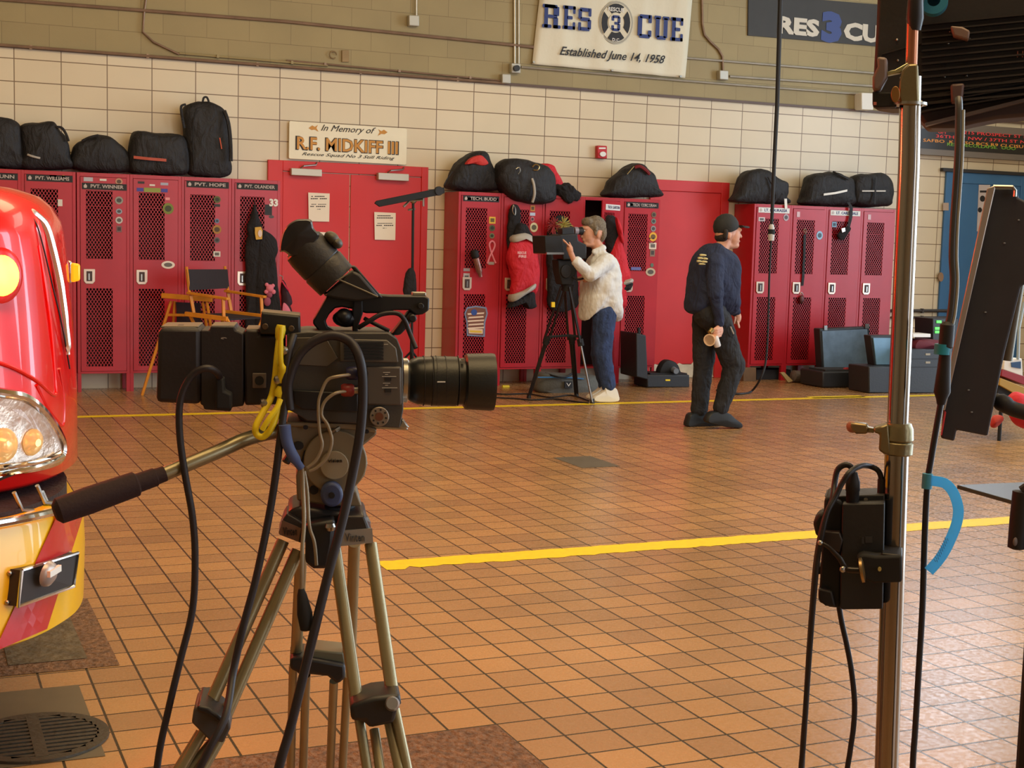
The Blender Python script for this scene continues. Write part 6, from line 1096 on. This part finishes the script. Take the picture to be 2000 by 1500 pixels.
lt=thing('panel_cable',V((G_.pt(1780,1500,-.05).x,G_.pt(1780,1500,-.05).y,0)),'black cable with a thick connector hanging right of the chrome stand','cable')
pts=[(1872,192,-.02),(1873,215,-.03),(1871,300,-.04),(1866,380,-.04),(1862,440,-.04),(1860,500,-.04),(1862,550,-.04),(1857,610,-.04),(1850,640,-.04)]
B().tube(tp(G_,pts),.0052,12,6).build('upper_cable',M('grey_cable',(60,60,60),.4),lt,smooth=True); B().tube([q+G_.e1*(.006)+G_.e2*(-.002) for q in tp(G_,pts[1:])],.0022,8,6).build('second_wire',M('wire_pale',(150,150,140),.4),lt,smooth=True)
b=B(); b.lathe(G_.pt(1851,628,-.04),G_.pt(1838,790,-.04),[(0,.006),(.04,.0105),(.3,.0105),(.32,.008),(.55,.0095),(.85,.012),(.93,.008),(1,.006)],18); b.build('connector',rubber,lt,smooth=True); B().lathe(G_.pt(1841.5,672,-.04),G_.pt(1840,692,-.04),[(0,.0115),(1,.0118)],18).build('teal_label',teal,lt,smooth=True)
B().tube(tp(G_,[(1838,785,-.04),(1830,830,-.04),(1818,900,-.04),(1811,950,-.04),(1806,1050,-.04),(1802,1180,-.04),(1795,1300,-.04),(1788,1420,-.04),(1782,1520,-.04),(1776,1800,-.02),(1790,2150,.0)]),.0046,12,6).build('lower_cable',cbl,lt,smooth=True)
sp_=[(1812,938),(1828,940),(1845,944),(1858,956),(1867,974),(1872,998),(1868,1024),(1858,1050),(1846,1075),(1832,1096),(1814,1116)]
P0=[G_.pt(x,y,-.05-.006*math.sin(i*.3)) for i,(x,y) in enumerate(sp_)]; P0=cr_(P0,3); W_=[]
for i,p in enumerate(P0):
    t_=(P0[min(i+1,len(P0)-1)]-P0[max(i-1,0)]).normalized(); nn_=G_.e2.cross(t_).normalized(); W_.append(nn_*.0075)
b=B().ribbon(P0,W_,G_.e2*.0015); sb=thing('cable_tie',P0[-1],'bright blue strap looped off the cable beside the chrome stand','strap'); b.build('strap',cyan,sb,smooth=True,ang=30); B().lathe(G_.pt(1812,925,-.045),G_.pt(1810,954,-.045),[(0,.0075),(1,.0075)],16).build('wrap',M('strap_wrap',(60,140,170),.6),sb,smooth=True)
b=B(); random.seed(11)
for i in range(9):
    x=1827+i*2.6; y=1095-i*5.2; b.tube(tp(G_,[(x-3,y-3,-.058),(x,y+2,-.058),(x+3,y-2,-.058),(x+4,y+3,-.058)]),.0005,4)
b.build('pen_lettering',M('pen_ink',(60,100,160),.6),sb)
# LED panel at the top right, seen from behind
H_=frame(1850,100,2.28); led=thing('led_panel',H_.pt(1850,250,0),'large black ribbed light panel at the top right on the chrome stand','light panel')
pm_=M('panel_black',(46,44,44),.5,.2,bump=.03,bs=80); 
body_=B().pp(H_,[(1716,-60),(1712,40),(1706,150),(1706,206),(1740,212),(1786,212),(2090,150),(2090,-60)],.0,.09).build('housing',pm_,led,bev=.006)
B().pp(H_,[(1786,208),(1800,236),(1812,250),(1868,250),(1904,241),(1950,232),(2000,228),(2090,224),(2090,140)],.02,.11).build('lower_shroud',M('shroud_black',(58,46,46),.55),led,bev=.006)
b=B()
for k in range(13):
    y=40+k*13; b.pp(H_,[(1800,y+6-k*.2),(2090,y-22),(2090,y-19),(1800,y+9)],-.012,0)
b.pp(H_,[(1722,104),(1800,82),(1800,85),(1722,107)],-.008,0); b.build('cooling_ribs',M('rib_grey',(52,49,48),.45,.3),led)
b=B()
for k in range(3): b.pp(H_,[(1786,190+k*14),(2090,136+k*16),(2090,139+k*16),(1786,193+k*14)],-.010,.02)
b.build('lower_ribs',bpy.data.materials['rib_grey'],led); B().pp(H_,[(1806,240),(2090,170),(2090,176),(1808,246)],-.004,.02).build('shroud_edge',M('edge_grey',(100,92,90),.4,.3),led)
b=B(); q=H_.pt(1824,6,-.03); b.lathe(q,q-H_.e2*.03,[(0,.022),(1,.022),(1,.010),(0,.010)],30); b.build('blue_ring',M('ring_cyan',(50,130,160),.4),led,smooth=True,ang=40)
B().pp(H_,[(1856,50),(1880,52),(1895,60),(1892,78),(1862,70)],-.03,0).build('bracket',M('bracket_tan',(120,98,88),.5),led,bev=.003); B().pp(H_,[(1856,164),(1884,162),(1880,200),(1858,202)],-.03,0).build('cable_gland',M('gland_brown',(84,64,62),.5),led,bev=.004)
b=B(); T('H',H_,1986,112,1998,100,M('mark_orange',(190,110,80),.5),None,d=-.002,b=b); b.build('maker_mark',bpy.data.materials['mark_orange'],led)
b=B()
for x,y in ((1754,118),(1784,110),(1752,78),(1856,62),(1852,85),(1894,76),(1888,148),(1845,150)): b.ell(H_.pt(x,y,-.002),.0022,.002,.0022)
b.build('screws',steel,led); b=B()
for x,y in ((1846,130),(1888,122)): b.pp(H_,[(x-3,y-6),(x+3,y-7),(x+3,y+5),(x-3,y+6)],-.003,0)
b.build('slots',ink,led)
# yoke to the stand
b=B(); b.tube(tp(H_,[(1787,10,-.12),(1800,-30,-.08),(1830,-50,-.03)]),.012,12); b.build('yoke',black,led,smooth=True)
# slanted second panel at the right
J=frame(1920,620,2.75); pn=thing('flat_light_panel',J.pt(1890,862,0),'tall slanted black light panel with a bright metal edge at the right','light panel')
B().pp(J,[(1940,366),(1984,366),(1989,386),(2010,396),(2080,430),(2060,520),(1994,560),(1962,690),(1929,852),(1868,840),(1864,862),(1837,856),(1842,800)],.0,.05).build('panel_back',M('panel_charcoal',(44,46,54),.5,.1,var=.1,vs=20),pn,bev=.004)
B().pp(J,[(1928,368),(1942,362),(1944,368),(1846,802),(1836,800)],-.012,.03).build('metal_edge',M('edge_silver',(172,166,160),.3,.7),pn,bev=.002); b=B(); b.tube(tp(J,[(1940,364,-.008),(1978,365,-.008),(1983,372,-.008),(1982,384,-.008)]),.0035,8); b.build('corner_trim',steel,pn); B().pp(J,[(1845,802),(1848,806),(1840,850),(1837,850)],-.006,.02).build('red_strip',M('strip_red',(190,60,70),.5),pn)
b=B()
for x,y in ((1962,475),(1990,430),(1925,610),(1892,762),(1898,805)): b.ell(J.pt(x,y,-.001),.003,.0015,.0015)
b.build('scuffs',M('scuff',(110,114,120),.5),pn)
B().tube(tp(J,[(1998,500,.07),(1975,640,.07),(1966,704,.07)]),.012,10).build('support_tube',M('tube_olive',(110,102,84),.4,.3),pn,smooth=True)
b=B(); b.tube(tp(J,[(1944,780,.06),(1960,788,.05),(1982,800,.05),(2040,815,.05)]),[.014,.018,.016,.016],10,3); b.build('mount_arm',rubber,pn,smooth=True)
# the panel stands on its own stand outside the frame at the right
bs=J.pt(2110,900,.05); B().tube([V((bs.x,bs.y,.02)),J.pt(2060,440,.04)],.014,12).build('stand_pole',matte,pn,smooth=True); B().tube([J.pt(2040,815,.05),J.pt(2098,830,.05)],.014,10).build('pole_joint',matte,pn)
for i in range(3):
    a=i*2.09; B().tube([V((bs.x,bs.y,.40)),V((bs.x+.4*math.cos(a),bs.y+.4*math.sin(a),.015))],.010,8).build('pole_leg',matte,pn)
# clutter at the right edge, behind the slanted panel
N_=Pl((0,8.5,0)); U=lambda x,y,d=0:N_.pt(x,y,d)
gz=lambda y:0
t=thing('equipment_cart',V((U(1985,760).x,8.5,0)),'cart with a white and blue box and a yellow beam at the right edge','cart')
B().pp(N_,[(1962,704),(1996,700),(1998,735),(1960,722)],.0,.3).build('white_box',white,t,bev=.006); B().pp(N_,[(1975,708),(1994,706),(1994,720),(1976,717)],-.006,0).build('blue_window',M('window_blue',(60,90,130),.3),t); B().pp(N_,[(1958,722),(2002,735),(2002,752),(1956,734)],.0,.3).build('red_band',M('band_red',(150,40,50),.5),t,bev=.003); B().pp(N_,[(1954,738),(2005,758),(2005,782),(1952,752)],-.02,.3).build('yellow_beam',M('beam_yellow',(176,140,60),.6),t,bev=.004)
B().pp(N_,[(1950,752),(2040,785),(2040,800),(1948,775)],.0,.3).build('base',matte,t,bev=.004)
for x,d in ((1956,.02),(1956,.28),(2036,.02),(2036,.28)): p=U(x,785,d); B().tube([V((p.x,p.y,.0)),p],.015,8).build('leg',matte,t)
B().tube(tp(N_,[(2000,590),(1990,640),(1988,702)]),.012,8).build('light_tube',M('pale_tube',(150,170,180),.4),t,smooth=True)
t=thing('red_cloth_bundle',J.pt(1980,835,.2),'red glove or cloth hanging at the right edge under the slanted panel','cloth'); J2=Pl(J.C+J.e2*.2,math.atan2(J.e2.x,J.e2.y))
B().pillow(J2,[(1962,785),(1980,768),(2000,772),(2030,790),(2030,832),(2000,836),(1978,826),(1968,808)],.0,.10,2.6,N=28,rings=3).build('cloth',M('bundle_red',(206,40,66),.7,bump=.3,bs=30),t,smooth=True,disp=.01,dsc=.05); B().pillow(J2,[(1934,826),(1940,812),(1956,812),(1960,820),(1946,834),(1936,834)],.0,.05,2.6,N=18,rings=3).build('finger',M('finger_red',(190,70,70),.7),t,smooth=True)
bs2=B().tube([J2.pt(2030,800,.05),J.pt(2070,812,.06)],.006,6); bs2.build('loop',rubber,t)
tb=F(1900,1060,.62); 
z0=.80; c1=[(1869,947),(2010,941),(2100,945),(2100,1012),(2000,984)]
vs=[F(x,y,z0) for x,y in c1]; t=thing('side_table',V((vs[2].x,vs[2].y,0)),'thin black tabletop with a pointed corner at the right edge','table')
B().prism(vs,(0,0,-.012)).build('tabletop',M('table_black',(46,50,54),.4),t,bev=.002)
c0=F(2092,975,z0)-V((.1,0,0)); B().tube([V((c0.x+.1,c0.y,0)),V((c0.x+.1,c0.y,z0-.01))],.02,12).build('column',matte,t,smooth=True); b=B(); b.lathe(V((c0.x+.1,c0.y,0)),V((c0.x+.1,c0.y,.02)),[(0,.09),(1,.08)],24); b.build('foot_plate',matte,t)
X_=frame(1990,1030,1.9); t=thing('grip_handle',X_.pt(1986,1074),'black handle cut off by the right edge, below the tabletop','handle'); b=B(); b.lathe(X_.pt(1985,1073),X_.pt(1997,960),[(0,.006),(.03,.012),(.5,.013),(1,.013)],16); b.build('grip',rubber,t,smooth=True); B().ell(X_.pt(1983,1058,-.013),.004,.002,.006).build('button',M('button_grey',(110,100,96),.5),t,smooth=True); q=X_.pt(1997,960); B().tube([q,X_.pt(2040,930)],.008,8).build('stem',matte,t); b=B(); p=X_.pt(2040,930); b.tube([p,V((p.x,p.y,0))],.012,8); b.build('support_post',matte,t)
